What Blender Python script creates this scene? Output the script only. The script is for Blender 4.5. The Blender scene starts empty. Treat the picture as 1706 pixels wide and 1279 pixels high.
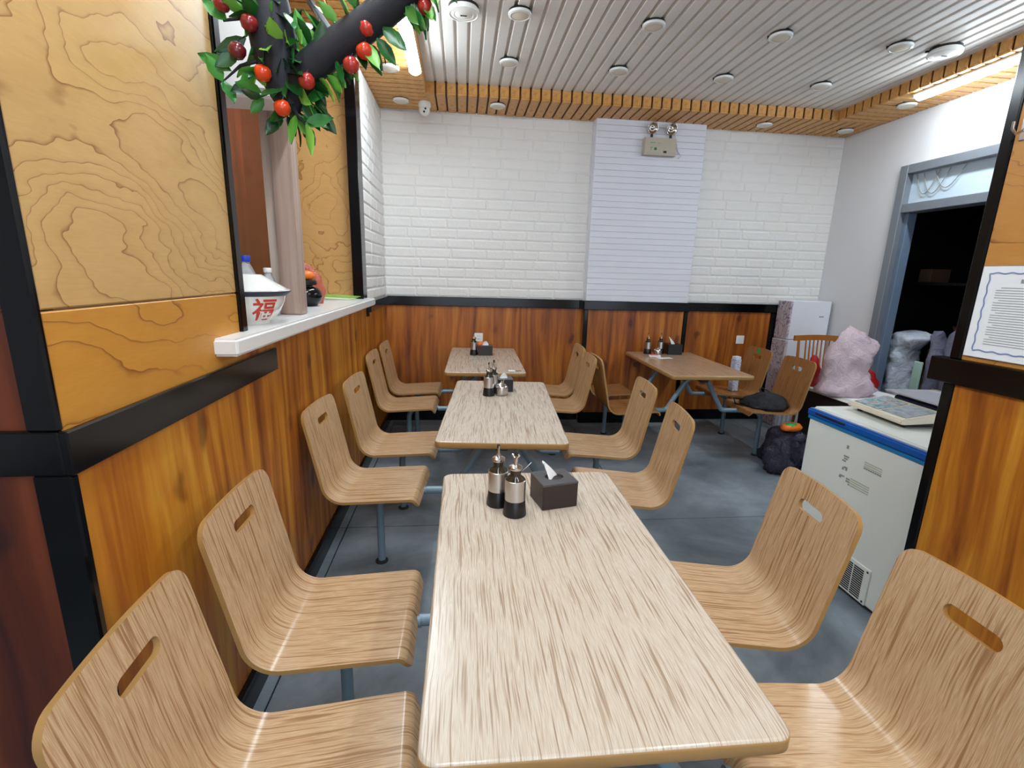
import bpy, bmesh, math, random
from mathutils import Vector, Matrix, Euler
from math import sin, cos, pi, radians, atan2
random.seed(7)
SC = bpy.context.scene
COL = SC.collection

# ------------------------------------------------------------------ camera
F_PX, YAW, PITCH, ROLL = 796.5, radians(6.231), radians(12.987), radians(-1.642)
cam_d = bpy.data.cameras.new('camera'); cam = bpy.data.objects.new('camera', cam_d); COL.objects.link(cam)
cam_d.sensor_fit = 'HORIZONTAL'; cam_d.sensor_width = 36; cam_d.lens = F_PX / 1706 * 36
cam_d.clip_start = 0.02; cam_d.clip_end = 100
fw = Vector((sin(YAW) * cos(PITCH), cos(YAW) * cos(PITCH), -sin(PITCH)))
rt = Vector((cos(YAW), -sin(YAW), 0)); dn = fw.cross(rt)
rt2 = rt * cos(ROLL) + dn * sin(ROLL); dn2 = rt * -sin(ROLL) + dn * cos(ROLL)
up2 = -dn2; bk = -fw
cam.matrix_world = Matrix(((rt2.x, up2.x, bk.x, 0), (rt2.y, up2.y, bk.y, 0), (rt2.z, up2.z, bk.z, 1.47), (0, 0, 0, 1)))
SC.camera = cam

# ------------------------------------------------------------------ world, exposure
wd = bpy.data.worlds.new('world'); SC.world = wd; wd.use_nodes = True
wd.node_tree.nodes['Background'].inputs[0].default_value = (0.80, 0.88, 1.0, 1)
wd.node_tree.nodes['Background'].inputs[1].default_value = 1.6
SC.view_settings.view_transform = 'Standard'; SC.view_settings.look = 'None'
SC.view_settings.gamma = 1; SC.view_settings.use_curve_mapping = False
SC.view_settings.exposure = 0.72
TUBE = 44.0          # radiance of the LED battens

# ------------------------------------------------------------------ colour + material helpers
def lin(c):
    return tuple(((v / 255) / 12.92 if v / 255 <= .04045 else ((v / 255 + .055) / 1.055) ** 2.4) for v in c) + (1,)
class NT:
    def __init__(s, name):
        s.m = bpy.data.materials.new(name); s.m.use_nodes = True; s.t = s.m.node_tree; s.n = s.t.nodes
        s.b = s.n['Principled BSDF']; s.l = s.t.links
    def add(s, typ, **kw):
        n = s.n.new(typ)
        for k, v in kw.items():
            if k in n.inputs: n.inputs[k].default_value = v
            else: setattr(n, k, v)
        return n
    def link(s, a, b): s.l.new(a, b)
    def coords(s, kind='Object', scale=(1, 1, 1), rot=(0, 0, 0)):
        tc = s.add('ShaderNodeTexCoord'); mp = s.add('ShaderNodeMapping')
        mp.inputs['Scale'].default_value = scale; mp.inputs['Rotation'].default_value = rot
        s.link(tc.outputs[kind], mp.inputs[0]); return mp.outputs[0]
    def noise(s, vec, scale, detail=3, rough=.5, dist=0):
        n = s.add('ShaderNodeTexNoise'); n.inputs['Scale'].default_value = scale; n.inputs['Detail'].default_value = detail
        n.inputs['Roughness'].default_value = rough; n.inputs['Distortion'].default_value = dist
        s.link(vec, n.inputs['Vector']); return n
    def ramp(s, val, stops):
        r = s.add('ShaderNodeValToRGB'); e = r.color_ramp.elements
        while len(e) < len(stops): e.new(.5)
        for i, (p, c) in enumerate(stops):
            e[i].position = p; e[i].color = lin(c) if len(c) == 3 else c
        s.link(val, r.inputs[0]); return r.outputs[0]
    def mix(s, fac, a, b, mode='MIX'):
        m = s.add('ShaderNodeMix', data_type='RGBA', blend_type=mode)
        for src, i in ((fac, 0), (a, 6), (b, 7)):
            if hasattr(src, 'is_linked') or hasattr(src, 'links'): s.link(src, m.inputs[i])
            else: m.inputs[i].default_value = src
        return m.outputs[2]
    def math(s, op, a, b=None, c=None):
        m = s.add('ShaderNodeMath', operation=op)
        for src, i in ((a, 0), (b, 1), (c, 2)):
            if src is None: continue
            if hasattr(src, 'links'): s.link(src, m.inputs[i])
            else: m.inputs[i].default_value = src
        return m.outputs[0]
    def bump(s, h, st=.3, dist=.002):
        b = s.add('ShaderNodeBump'); b.inputs['Strength'].default_value = st; b.inputs['Distance'].default_value = dist
        s.link(h, b.inputs['Height']); s.link(b.outputs[0], s.b.inputs['Normal'])
    def out(s, col=None, rough=.5, metal=0, spec=.5, coat=0):
        if col is not None:
            if hasattr(col, 'links'): s.link(col, s.b.inputs['Base Color'])
            else: s.b.inputs['Base Color'].default_value = col
        s.b.inputs['Roughness'].default_value = rough; s.b.inputs['Metallic'].default_value = metal
        s.b.inputs['Specular IOR Level'].default_value = spec; s.b.inputs['Coat Weight'].default_value = coat
        s.b.inputs['Coat Roughness'].default_value = .12
        return s.m
def plain(name, rgb, rough=.5, metal=0, var=.06, spec=.5, scale=14, coat=0, bump=0):
    t = NT(name); v = t.coords(); n = t.noise(v, scale, 4, .6)
    a = lin(rgb); d = tuple(x * (1 - var * 2) for x in a[:3]) + (1,)
    c = t.mix(n.outputs[0], d, a)
    if bump: t.bump(n.outputs[0], bump)
    return t.out(c, rough, metal, spec, coat)

def mat_oak(name, light, mid, dark, sc=1.0):
    t = NT(name); tc = t.add('ShaderNodeTexCoord'); mp = t.add('ShaderNodeMapping')
    oi = t.add('ShaderNodeObjectInfo'); ad = t.add('ShaderNodeVectorMath', operation='ADD')
    t.link(tc.outputs['UV'], ad.inputs[0])
    mu = t.add('ShaderNodeVectorMath', operation='SCALE'); mu.inputs[0].default_value = (7, 13, 3)
    dp = t.add('ShaderNodeVectorMath', operation='DOT_PRODUCT'); t.link(oi.outputs['Location'], dp.inputs[0]); dp.inputs[1].default_value = (1.7, 2.9, 0); t.link(dp.outputs['Value'], mu.inputs['Scale']); t.link(mu.outputs[0], ad.inputs[1])
    wob = t.noise(ad.outputs[0], 3.2, 2, .5); wv = t.add('ShaderNodeVectorMath', operation='MULTIPLY_ADD')
    t.link(wob.outputs['Color'], wv.inputs[0]); wv.inputs[1].default_value = (.022, 0, 0); t.link(ad.outputs[0], wv.inputs[2])
    t.link(wv.outputs[0], mp.inputs[0]); mp.inputs['Scale'].default_value = (165 * sc, 4.2 * sc, 1)
    n1 = t.noise(mp.outputs[0], 1.0, 3, .55, .15)
    c = t.ramp(n1.outputs[0], [(.34, dark), (.42, mid), (.475, light), (.52, mid), (.56, light), (.61, mid), (.68, dark)])
    mp2 = t.add('ShaderNodeMapping'); t.link(wv.outputs[0], mp2.inputs[0]); mp2.inputs['Scale'].default_value = (300 * sc, 9 * sc, 1)
    n2 = t.noise(mp2.outputs[0], 1, 2, .5)
    c = t.mix(t.math('MULTIPLY', n2.outputs[0], .28), c, lin(dark))
    mp3 = t.add('ShaderNodeMapping'); t.link(ad.outputs[0], mp3.inputs[0]); mp3.inputs['Scale'].default_value = (4, 2, 1)
    n3 = t.noise(mp3.outputs[0], 1, 2, .5)
    c = t.mix(t.math('MULTIPLY', n3.outputs[0], .25), c, lin(mid))
    return t.out(c, .24, 0, .5)
M = {}
M['oak_table'] = mat_oak('oak_table', (216, 205, 190), (190, 172, 152), (150, 126, 104))
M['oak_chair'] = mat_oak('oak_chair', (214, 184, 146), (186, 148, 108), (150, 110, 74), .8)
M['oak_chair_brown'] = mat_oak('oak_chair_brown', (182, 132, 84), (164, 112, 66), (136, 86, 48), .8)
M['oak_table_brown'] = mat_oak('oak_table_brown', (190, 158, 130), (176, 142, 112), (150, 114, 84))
M['edge_band'] = plain('edge_band', (176, 134, 78), .35, var=.1)

def mat_pine(name, cols, knots=True):
    t = NT(name); tc = t.add('ShaderNodeTexCoord'); v = tc.outputs['Object']
    def sv(sc):
        m = t.add('ShaderNodeMapping'); m.inputs['Scale'].default_value = sc; t.link(v, m.inputs[0]); return m.outputs[0]
    w = t.noise(sv((2.2, 2.2, 1.1)), 1.0, 2, .5)
    wv = t.add('ShaderNodeVectorMath', operation='MULTIPLY_ADD'); t.link(w.outputs['Color'], wv.inputs[0])
    wv.inputs[1].default_value = (1.6, 1.6, .5); t.link(sv((16, 16, .9)), wv.inputs[2])
    n = t.noise(wv.outputs[0], 1.0, 4, .55, .3)
    c = t.ramp(n.outputs[0], [(.30, cols[0]), (.44, cols[1]), (.56, cols[2]), (.70, cols[3])])
    n2 = t.noise(sv((60, 60, 3)), 1, 3, .6)
    c = t.mix(t.math('MULTIPLY', n2.outputs[0], .38), c, lin(cols[0]))
    if knots:
        wob = t.noise(sv((5, 5, 5)), 1.5, 2, .5); k0 = t.add('ShaderNodeVectorMath', operation='MULTIPLY_ADD')
        t.link(wob.outputs['Color'], k0.inputs[0]); k0.inputs[1].default_value = (.35, .35, .35); t.link(sv((4.6, 4.6, 2.7)), k0.inputs[2])
        vo = t.add('ShaderNodeTexVoronoi'); vo.inputs['Scale'].default_value = 1; vo.inputs['Randomness'].default_value = 1.0
        t.link(k0.outputs[0], vo.inputs['Vector'])
        r = t.ramp(vo.outputs['Distance'], [(.0, (255, 255, 255)), (.10, (230, 230, 230)), (.17, (90, 90, 90)), (.34, (0, 0, 0))])
        c = t.mix(t.math('MULTIPLY', r, .8), c, lin(cols[4]))
    return t.out(c, .38, 0, .45)
PINE = [(122, 60, 14), (176, 102, 26), (206, 134, 38), (222, 164, 58), (84, 32, 10)]
PINED = [(106, 50, 14), (154, 82, 22), (182, 106, 32), (202, 130, 48), (62, 20, 8)]
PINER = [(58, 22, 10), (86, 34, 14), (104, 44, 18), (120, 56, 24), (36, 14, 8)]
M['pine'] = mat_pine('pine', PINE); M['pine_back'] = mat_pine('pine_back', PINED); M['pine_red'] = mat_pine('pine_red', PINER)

def mat_elm(name, base, warm, line, sx=1.0, freq=10):
    """veneer whose growth lines run like contours along the board"""
    t = NT(name); tc = t.add('ShaderNodeTexCoord'); v = tc.outputs['Object']
    def sv(sc, rot=(0, 0, 0)):
        m = t.add('ShaderNodeMapping'); m.inputs['Scale'].default_value = sc; m.inputs['Rotation'].default_value = rot
        t.link(v, m.inputs[0]); return m.outputs[0]
    w = t.noise(sv((3.6 * sx, 3.6 * sx, 8)), 1, 3, .55); w0 = t.add('ShaderNodeVectorMath', operation='MULTIPLY_ADD')
    t.link(w.outputs['Color'], w0.inputs[0]); w0.inputs[1].default_value = (.34, .34, .34); t.link(sv((1.5 * sx, 1.5 * sx, 3.4), (radians(-9), 0, 0)), w0.inputs[2])
    n = t.noise(w0.outputs[0], 1, 1, .35)
    val = t.math('MULTIPLY', n.outputs[0], freq * 2.0); fr = t.math('FRACT', val)
    edge = t.ramp(fr, [(0, (255, 255, 255)), (.045, (190, 190, 190)), (.10, (90, 90, 90)), (.45, (0, 0, 0))])
    tone = t.noise(sv((9, 9, 30)), 1, 4, .65)
    c = t.mix(tone.outputs[0], lin(base), lin(warm))
    msk = t.noise(sv((1.4, 1.4, 3)), 1, 2, .5); mk = t.ramp(msk.outputs[0], [(.34, (150, 150, 150)), (.52, (255, 255, 255))])
    c = t.mix(t.math('MULTIPLY', t.math('MULTIPLY', edge, mk), .95), c, lin(line))
    fi = t.noise(sv((18, 18, 190)), 1, 3, .6)
    c = t.mix(t.math('MULTIPLY', fi.outputs[0], .22), c, lin(line))
    return t.out(c, .42, 0, .45)
M['elm'] = mat_elm('elm', (208, 172, 112), (192, 152, 90), (128, 78, 30))
M['elm_deep'] = mat_elm('elm_deep', (208, 150, 60), (188, 126, 40), (124, 66, 18), 1.0, 5.0)
M['elm_far'] = mat_elm('elm_far', (228, 184, 118), (214, 164, 96), (150, 92, 40), 2.0, 6)
M['elm_right'] = mat_elm('elm_right', (206, 148, 72), (188, 126, 54), (112, 58, 22), 1.3, 7)

M['black_gloss'] = plain('black_gloss', (7, 7, 9), .16, var=.1, spec=.35)
M['black_plastic'] = plain('black_plastic', (20, 19, 20), .35, var=.1)
def mat_foam(name, rgb, st=.5):
    t = NT(name); v = t.coords(); n = t.noise(v, 34, 5, .65, .6); n2 = t.noise(v, 5, 3, .5)
    a = lin(rgb); d = tuple(x * .93 for x in a[:3]) + (1,)
    t.bump(n.outputs[0], st, .006)
    return t.out(t.mix(n2.outputs[0], d, a), .62, 0, .35)
M['foam'] = mat_foam('foam_brick', (234, 232, 228), .6)
M['foam_gap'] = mat_foam('foam_gap', (228, 226, 222), .2)
M['foam_cool'] = mat_foam('foam_cool', (226, 226, 234), .12)
M['foam_cool_gap'] = mat_foam('foam_cool_gap', (216, 216, 224), .1)
M['white_paint'] = plain('white_paint', (226, 226, 228), .8, var=.02, scale=4)
M['white_gloss'] = plain('white_gloss', (236, 236, 232), .22, var=.02, coat=.2)
M['sill_stone'] = plain('sill_stone', (232, 232, 230), .25, var=.03)
M['ceil_white'] = plain('ceil_white', (238, 232, 224), .45, var=.08, scale=5)
M['ceil_gap'] = plain('ceil_gap', (216, 209, 199), .6, var=.08, scale=5)
def mat_slatwood():
    t = NT('soffit_wood'); v = t.coords('Object', (24, 24, 24)); n = t.noise(v, 1, 4, .6, .8)
    return t.out(t.ramp(n.outputs[0], [(.3, (186, 130, 66)), (.5, (208, 152, 82)), (.7, (222, 170, 100))]), .42)
M['soffit_wood'] = mat_slatwood(); M['soffit_gap'] = plain('soffit_gap', (92, 56, 26), .7)
def mat_concrete():
    t = NT('concrete'); v = t.coords(); a = t.noise(v, 1.6, 5, .62, .4); b = t.noise(v, 14, 6, .7); c0 = t.noise(v, 60, 2, .5)
    c = t.ramp(a.outputs[0], [(.30, (84, 92, 98)), (.48, (116, 126, 134)), (.66, (146, 156, 164))])
    c = t.mix(t.ramp(b.outputs[0], [(.40, (70, 70, 70)), (.62, (0, 0, 0))]), c, lin((52, 56, 60)))
    sp = t.ramp(c0.outputs[0], [(.66, (0, 0, 0)), (.74, (90, 90, 90))])
    c = t.mix(sp, c, lin((40, 42, 44)))
    t.bump(b.outputs[0], .15, .003)
    return t.out(c, .42, 0, .4)
M['concrete'] = mat_concrete(); M['joint'] = plain('joint', (30, 32, 34), .8)
M['blue_steel'] = plain('blue_steel', (116, 140, 152), .32, var=.05, metal=.1)
M['dark_steel'] = plain('dark_steel', (34, 36, 40), .5)
M['chrome'] = plain('chrome', (205, 200, 194), .16, metal=1, var=.02)
M['brushed'] = plain('brushed', (206, 204, 202), .3, metal=1, var=.05, scale=60)
M['tray_steel'] = plain('tray_steel', (206, 206, 216), .3, metal=.35, var=.04)
M['alu'] = plain('alu', (132, 138, 146), .42, metal=.3, var=.04)
def mat_glass(name, rgb, alpha_t=.8, rough=.05):
    t = NT(name); t.b.inputs['Transmission Weight'].default_value = alpha_t
    return t.out(lin(rgb), rough)
M['dark_glass'] = mat_glass('dark_glass', (70, 60, 42), .5)
M['clear_pet'] = mat_glass('clear_pet', (230, 232, 236), .75, .08)
M['sauce'] = plain('sauce', (30, 16, 10), .2)
M['tissue'] = plain('tissue', (240, 240, 240), .9, var=.01)
M['tissue_box'] = plain('tissue_box', (48, 38, 36), .38, var=.15, scale=30)
M['box_top'] = plain('box_top', (86, 84, 86), .3, var=.2, scale=30)
M['freezer_white'] = plain('freezer_white', (232, 234, 226), .28, var=.01, scale=3)
M['freezer_blue'] = plain('freezer_blue', (10, 88, 172), .3, var=.05, scale=4)
M['freezer_blue_light'] = plain('freezer_blue_light', (30, 124, 186), .3, var=.05, scale=4)
M['grey_print'] = plain('grey_print', (150, 150, 146), .6)
M['pale_print'] = plain('pale_print', (196, 198, 182), .6)
M['dark_slot'] = plain('dark_slot', (24, 28, 32), .7)
M['blue_grey'] = plain('blue_grey', (110, 128, 150), .5)
M['yellow'] = plain('yellow', (238, 214, 40), .5)
M['cream'] = plain('cream', (226, 216, 194), .45, var=.04)
M['beige_old'] = plain('beige_old', (190, 180, 160), .5, var=.08)
M['navy'] = plain('navy', (24, 30, 60), .4)
M['red'] = plain('red', (200, 32, 28), .45); M['red_print'] = plain('red_print', (206, 64, 42), .4)
M['orange'] = plain('orange', (238, 120, 30), .45)
M['enamel'] = plain('enamel', (236, 236, 230), .12, var=.01, coat=.4)
M['blue_cap'] = plain('blue_cap', (30, 70, 190), .35)
def mat_redwood():
    t = NT('red_wood'); v = t.coords('Object', (9, 9, .5)); n = t.noise(v, 1, 4, .6, .5)
    return t.out(t.ramp(n.outputs[0], [(.32, (58, 16, 12)), (.5, (88, 26, 16)), (.68, (126, 44, 24))]), .22, coat=.3)
M['red_wood'] = mat_redwood()
def mat_taupe():
    t = NT('taupe_post'); v = t.coords('Object', (30, 30, 1)); n = t.noise(v, 1, 3, .5)
    return t.out(t.ramp(n.outputs[0], [(.35, (148, 122, 108)), (.65, (178, 154, 140))]), .4)
M['taupe'] = mat_taupe(); M['cream_post'] = plain('cream_post', (206, 186, 170), .4)
def mat_leaf():
    t = NT('leaf_green'); oi = t.add('ShaderNodeObjectInfo')
    c = t.ramp(oi.outputs['Random'], [(0, (14, 44, 20)), (.40, (30, 96, 38)), (.7, (74, 156, 56)), (1, (140, 198, 84))])
    t.b.inputs['Transmission Weight'].default_value = 0.0
    return t.out(c, .35)
M['leaf'] = mat_leaf()
M['bark'] = plain('bark', (30, 31, 42), .7, var=.3, scale=30, bump=.6)
def mat_fruit():
    t = NT('fruit_red'); oi = t.add('ShaderNodeObjectInfo'); v = t.coords(); n = t.noise(v, 20, 2)
    c = t.ramp(oi.outputs['Random'], [(0, (70, 14, 30)), (.35, (130, 26, 34)), (.7, (176, 48, 40)), (1, (232, 74, 20))])
    c = t.mix(t.math('MULTIPLY', n.outputs[0], .4), c, lin((150, 30, 30)))
    return t.out(c, .22, coat=.3)
M['fruit'] = mat_fruit()
def mat_bag(name, rgb, tr=.35, rough=.25):
    t = NT(name); v = t.coords(); n = t.noise(v, 11, 5, .7, 1.4); t.bump(n.outputs[0], .8, .03)
    c = t.mix(n.outputs[0], tuple(x * .75 for x in lin(rgb)[:3]) + (1,), lin(rgb))
    t.b.inputs['Transmission Weight'].default_value = tr
    return t.out(c, rough)
M['bag_pink'] = mat_bag('bag_pink', (250, 226, 234), .25, .12)
M['bag_pink_orange'] = mat_bag('bag_pink_orange', (240, 130, 100), .4)
M['bag_white'] = mat_bag('bag_white', (214, 222, 236), 0, .5)
M['bag_lilac'] = mat_bag('bag_lilac', (120, 118, 140), 0, .5)
M['bag_red'] = mat_bag('bag_red', (190, 24, 24), 0, .3)
M['bag_black'] = mat_bag('bag_black', (18, 20, 30), 0, .6)
M['bag_clear_dark'] = mat_bag('bag_clear_dark', (52, 50, 70), .2, .07)
M['bag_clear_brown'] = mat_bag('bag_clear_brown', (128, 104, 84), .2, .15)
M['bag_olive'] = mat_bag('bag_olive', (92, 78, 34), 0, .5)
M['bag_maroon'] = mat_bag('bag_maroon', (92, 26, 24), 0, .5)
M['wood_orange'] = plain('wood_orange', (188, 116, 44), .35, var=.15, scale=10)
M['carton'] = plain('carton', (232, 234, 242), .5, var=.03)
def mat_floral(name, bg, ink, scale=16):
    t = NT(name); v = t.coords(); n = t.noise(v, scale, 2, .5, 2.5)
    d = t.math('ABSOLUTE', t.math('SUBTRACT', n.outputs[0], .5))
    f = t.ramp(d, [(.0, (255, 255, 255)), (.018, (230, 230, 230)), (.035, (0, 0, 0))])
    return t.out(t.mix(f, lin(bg), lin(ink)), .5)
M['floral'] = mat_floral('floral_print', (206, 196, 200), (130, 100, 140), 7)
M['blue_pattern'] = mat_floral('blue_pattern', (214, 220, 232), (30, 60, 140), 40)
M['room_dark'] = plain('room_dark', (16, 16, 18), .8)  # near-black colour carries the darkness of the unlit store room
M['transom_glare'] = plain('transom_glare', (198, 214, 226), .18, var=.02)  # opaque pale blue; the glass's bright reflection is put into the colour
M['mint'] = plain('mint', (170, 206, 190), .5)
M['brown_card'] = plain('brown_card', (120, 90, 70), .8)
M['paper'] = plain('paper', (238, 240, 242), .6, var=.01)
M['paper_blue'] = plain('paper_blue', (120, 140, 184), .6)
M['pink_print'] = plain('pink_print', (232, 96, 120), .5)
M['green_print'] = plain('green_print', (60, 170, 80), .5)
def mat_screen(name, c1, c2, c3):
    t = NT(name); v = t.coords('Object', (30, 14, 30)); n = t.noise(v, 1, 3, .6, .5)
    return t.out(t.ramp(n.outputs[0], [(.35, c1), (.5, c2), (.62, c3)]), .15)
M['screen_a'] = mat_screen('screen_a', (90, 130, 140), (176, 190, 196), (168, 110, 92))
M['screen_b'] = mat_screen('screen_b', (140, 150, 156), (180, 186, 194), (150, 158, 150))
M['green_dark'] = plain('green_dark', (20, 110, 60), .5)
M['scallion'] = plain('scallion', (150, 196, 90), .4, var=.15); M['scallion_white'] = plain('scallion_white', (226, 232, 196), .4)
def mat_emit():
    t = NT('led_tube'); t.b.inputs['Emission Color'].default_value = (.80, .915, 1.0, 1); t.b.inputs['Emission Strength'].default_value = TUBE
    return t.out(lin((250, 250, 255)), .4)
M['led'] = mat_emit()

# ------------------------------------------------------------------ mesh helpers
def new_obj(name, me, mat=None, parent=None):
    o = bpy.data.objects.new(name, me); COL.objects.link(o)
    if mat is not None and me is not None:
        mats = mat if isinstance(mat, (list, tuple)) else [mat]
        if len(me.materials) == 0:
            for m in mats: me.materials.append(M[m] if isinstance(m, str) else m)
    if parent is not None: o.parent = parent
    return o
def finish(bm, name, smooth=False):
    me = bpy.data.meshes.new(name); bm.normal_update(); bm.to_mesh(me); bm.free()
    if smooth:
        for p in me.polygons: p.use_smooth = True
    return me
def bx(bm, lo, hi, bev=0, seg=1, mat_i=0, mtx=None):
    r = bmesh.ops.create_cube(bm, size=1); vs = r['verts']
    for v in vs:
        v.co = Vector([lo[i] + (v.co[i] + .5) * (hi[i] - lo[i]) for i in range(3)])
    if bev > 0:
        es = list({e for v in vs for e in v.link_edges})
        rr = bmesh.ops.bevel(bm, geom=es, offset=bev, segments=seg, affect='EDGES', clamp_overlap=True)
        fs = rr['faces']; vs = list({v for f in fs for v in f.verts} | {v for v in vs if v.is_valid})
    if mtx is not None: bmesh.ops.transform(bm, matrix=mtx, verts=vs)
    if mat_i:
        for f in {f for v in vs for f in v.link_faces}: f.material_index = mat_i
    return vs
def box(name, lo, hi, mat, parent=None, bev=0, seg=1, mtx=None):
    bm = bmesh.new(); bx(bm, lo, hi, bev, seg, 0, mtx); return new_obj(name, finish(bm, name), mat, parent)
def boxes(name, L, mat, parent=None, bev=0):
    bm = bmesh.new()
    for lo, hi in L: bx(bm, lo, hi, bev)
    return new_obj(name, finish(bm, name), mat, parent)
def lathe_bm(bm, prof, seg=24, cx=0, cy=0):
    rings = []
    for r, z in prof:
        rings.append([bm.verts.new((cx + r * cos(2 * pi * k / seg), cy + r * sin(2 * pi * k / seg), z)) for k in range(seg)] if r > 1e-5 else [bm.verts.new((cx, cy, z))])
    for a, b in zip(rings, rings[1:]):
        for k in range(seg):
            k2 = (k + 1) % seg
            if len(a) == 1 and len(b) == 1: continue
            if len(a) == 1: bm.faces.new((a[0], b[k], b[k2]))
            elif len(b) == 1: bm.faces.new((a[k], a[k2], b[0]))
            else: bm.faces.new((a[k], a[k2], b[k2], b[k]))
def lathe(name, prof, mat, parent=None, seg=24, smooth=True):
    bm = bmesh.new(); lathe_bm(bm, prof, seg); bmesh.ops.recalc_face_normals(bm, faces=bm.faces)
    me = finish(bm, name, smooth)
    if smooth: sharp(me, 40)
    return new_obj(name, me, mat, parent)
def sharp(me, deg=35):
    bm = bmesh.new(); bm.from_mesh(me)
    for e in bm.edges:
        if len(e.link_faces) == 2 and e.calc_face_angle(0) > radians(deg): e.smooth = False
    bm.to_mesh(me); bm.free()
def tube_bm(bm, pts, r, seg=12, caps=True):
    pts = [Vector(p) for p in pts]; rings = []; up = Vector((0, 0, 1)); prev = None
    for i, p in enumerate(pts):
        t = (pts[min(i + 1, len(pts) - 1)] - pts[max(i - 1, 0)]).normalized()
        if prev is None:
            a = t.cross(up); a = t.cross(Vector((1, 0, 0))) if a.length < .1 else a; a.normalize()
        else:
            a = prev - t * prev.dot(t); a.normalize()
        prev = a; b = t.cross(a); rr = r[i] if isinstance(r, (list, tuple)) else r
        rings.append([bm.verts.new(p + a * rr * cos(2 * pi * k / seg) + b * rr * sin(2 * pi * k / seg)) for k in range(seg)])
    for A, B in zip(rings, rings[1:]):
        for k in range(seg): bm.faces.new((A[k], A[(k + 1) % seg], B[(k + 1) % seg], B[k]))
    if caps: bm.faces.new(rings[0]); bm.faces.new(rings[-1])
def tube(name, pts, r, mat, parent=None, seg=12):
    bm = bmesh.new(); tube_bm(bm, pts, r, seg); bmesh.ops.recalc_face_normals(bm, faces=bm.faces)
    me = finish(bm, name, True); sharp(me, 50); return new_obj(name, me, mat, parent)
def fillet(pts, rads, n=7):
    """round the inner corners of a polyline"""
    pts = [Vector(p) for p in pts]; out = [pts[0]]
    for i in range(1, len(pts) - 1):
        p, a, b = pts[i], (pts[i - 1] - pts[i]), (pts[i + 1] - pts[i]); r = rads[i - 1]
        if r <= 0: out.append(p); continue
        a.normalize(); b.normalize(); ang = a.angle(b); d = r / math.tan(ang / 2)
        s, e = p + a * d, p + b * d; c = p + (a + b).normalized() * (r / sin(ang / 2))
        for k in range(n + 1):
            f = k / n; v = ((s - c) * sin((1 - f) * (pi - ang)) + (e - c) * sin(f * (pi - ang))) / sin(pi - ang)
            out.append(c + v)
    out.append(pts[-1]); return out
def rings_body(name, rings, mat, parent=None, seg=20, noise=.02, seed=0, cap=True):
    """soft bodies (bags, sacks): rings of (centre, rx, ry, tilt)"""
    from mathutils import noise as mn
    if noise > .012:
        fine = []
        for a, b in zip(rings, rings[1:]):
            for k in range(3):
                f = k / 3; fine.append((tuple(Vector(a[0]).lerp(Vector(b[0]), f)), a[1] + (b[1] - a[1]) * f, a[2] + (b[2] - a[2]) * f, a[3] + (b[3] - a[3]) * f))
        fine.append(rings[-1]); rings = fine; seg = int(seg * 1.6)
    bm = bmesh.new(); R = []
    for (c, rx, ry, tilt) in rings:
        ring = []
        for k in range(seg):
            a = 2 * pi * k / seg; p = Vector((rx * cos(a), ry * sin(a), rx * cos(a) * math.tan(tilt))) + Vector(c)
            nv = mn.noise_vector(p * 9 + Vector((seed, seed * 2, 0))) * noise + mn.noise_vector(p * 22 + Vector((seed, 0, 0))) * noise * .5
            cr_ = (abs(mn.noise(p * 15 + Vector((seed * 3, 1, 2)))) - .25) * noise * 1.3; nv += Vector((cos(a), sin(a), 0)) * cr_; nv.z *= .5
            ring.append(bm.verts.new(p + nv))
        R.append(ring)
    for A, B in zip(R, R[1:]):
        for k in range(seg): bm.faces.new((A[k], A[(k + 1) % seg], B[(k + 1) % seg], B[k]))
    if cap: bm.faces.new(R[0][::-1]); bm.faces.new(R[-1])
    zmin = min(v.co.z for v in R[0]); z0 = rings[0][0][2]
    for v in R[0]: v.co.z = z0
    bmesh.ops.recalc_face_normals(bm, faces=bm.faces)
    return new_obj(name, finish(bm, name, True), mat, parent)
def tag(o, label=None, cat=None, group=None, kind=None):
    if label: o['label'] = label
    if cat: o['category'] = cat
    if group: o['group'] = group
    if kind: o['kind'] = kind
    return o
def thing(name, label, cat, loc=(0, 0, 0), rz=0, group=None):
    o = bpy.data.objects.new(name, None); COL.objects.link(o); o.location = loc; o.rotation_euler = (0, 0, rz)
    o.empty_display_size = .1
    return tag(o, label, cat, group)
def struct(o): o['kind'] = 'structure'; return o
KIDS = {}
def copy_tree(o, parent=None):
    c = o.copy(); COL.objects.link(c)
    if parent is not None: c.parent = parent
    for ch in [x for x in COL.objects if x.parent == o]: copy_tree(ch, c)
    return c

# ================================================================== SETTING
XL, XR, YB, ZS, ZC = -.72, 3.71, 4.72, 2.85, 2.935
# floor: concrete base with separate slabs
base = struct(box('floor', (-3.2, -3.2, -.12), (6.2, 5.2, -.012), 'joint'))
ys = [-3.2, -1.0, .8, 2.615, 4.5, 5.2]; xs = [-3.2, -.66, 1.1, 2.9, 6.2]
for j in range(len(ys) - 1):
    for i in range(len(xs) - 1):
        off = 0
        box('slab', (xs[i] + .003, ys[j] + .004, -.012), (xs[i + 1] - .003, ys[j + 1] - .004, 0), 'concrete', base, .002)
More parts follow.
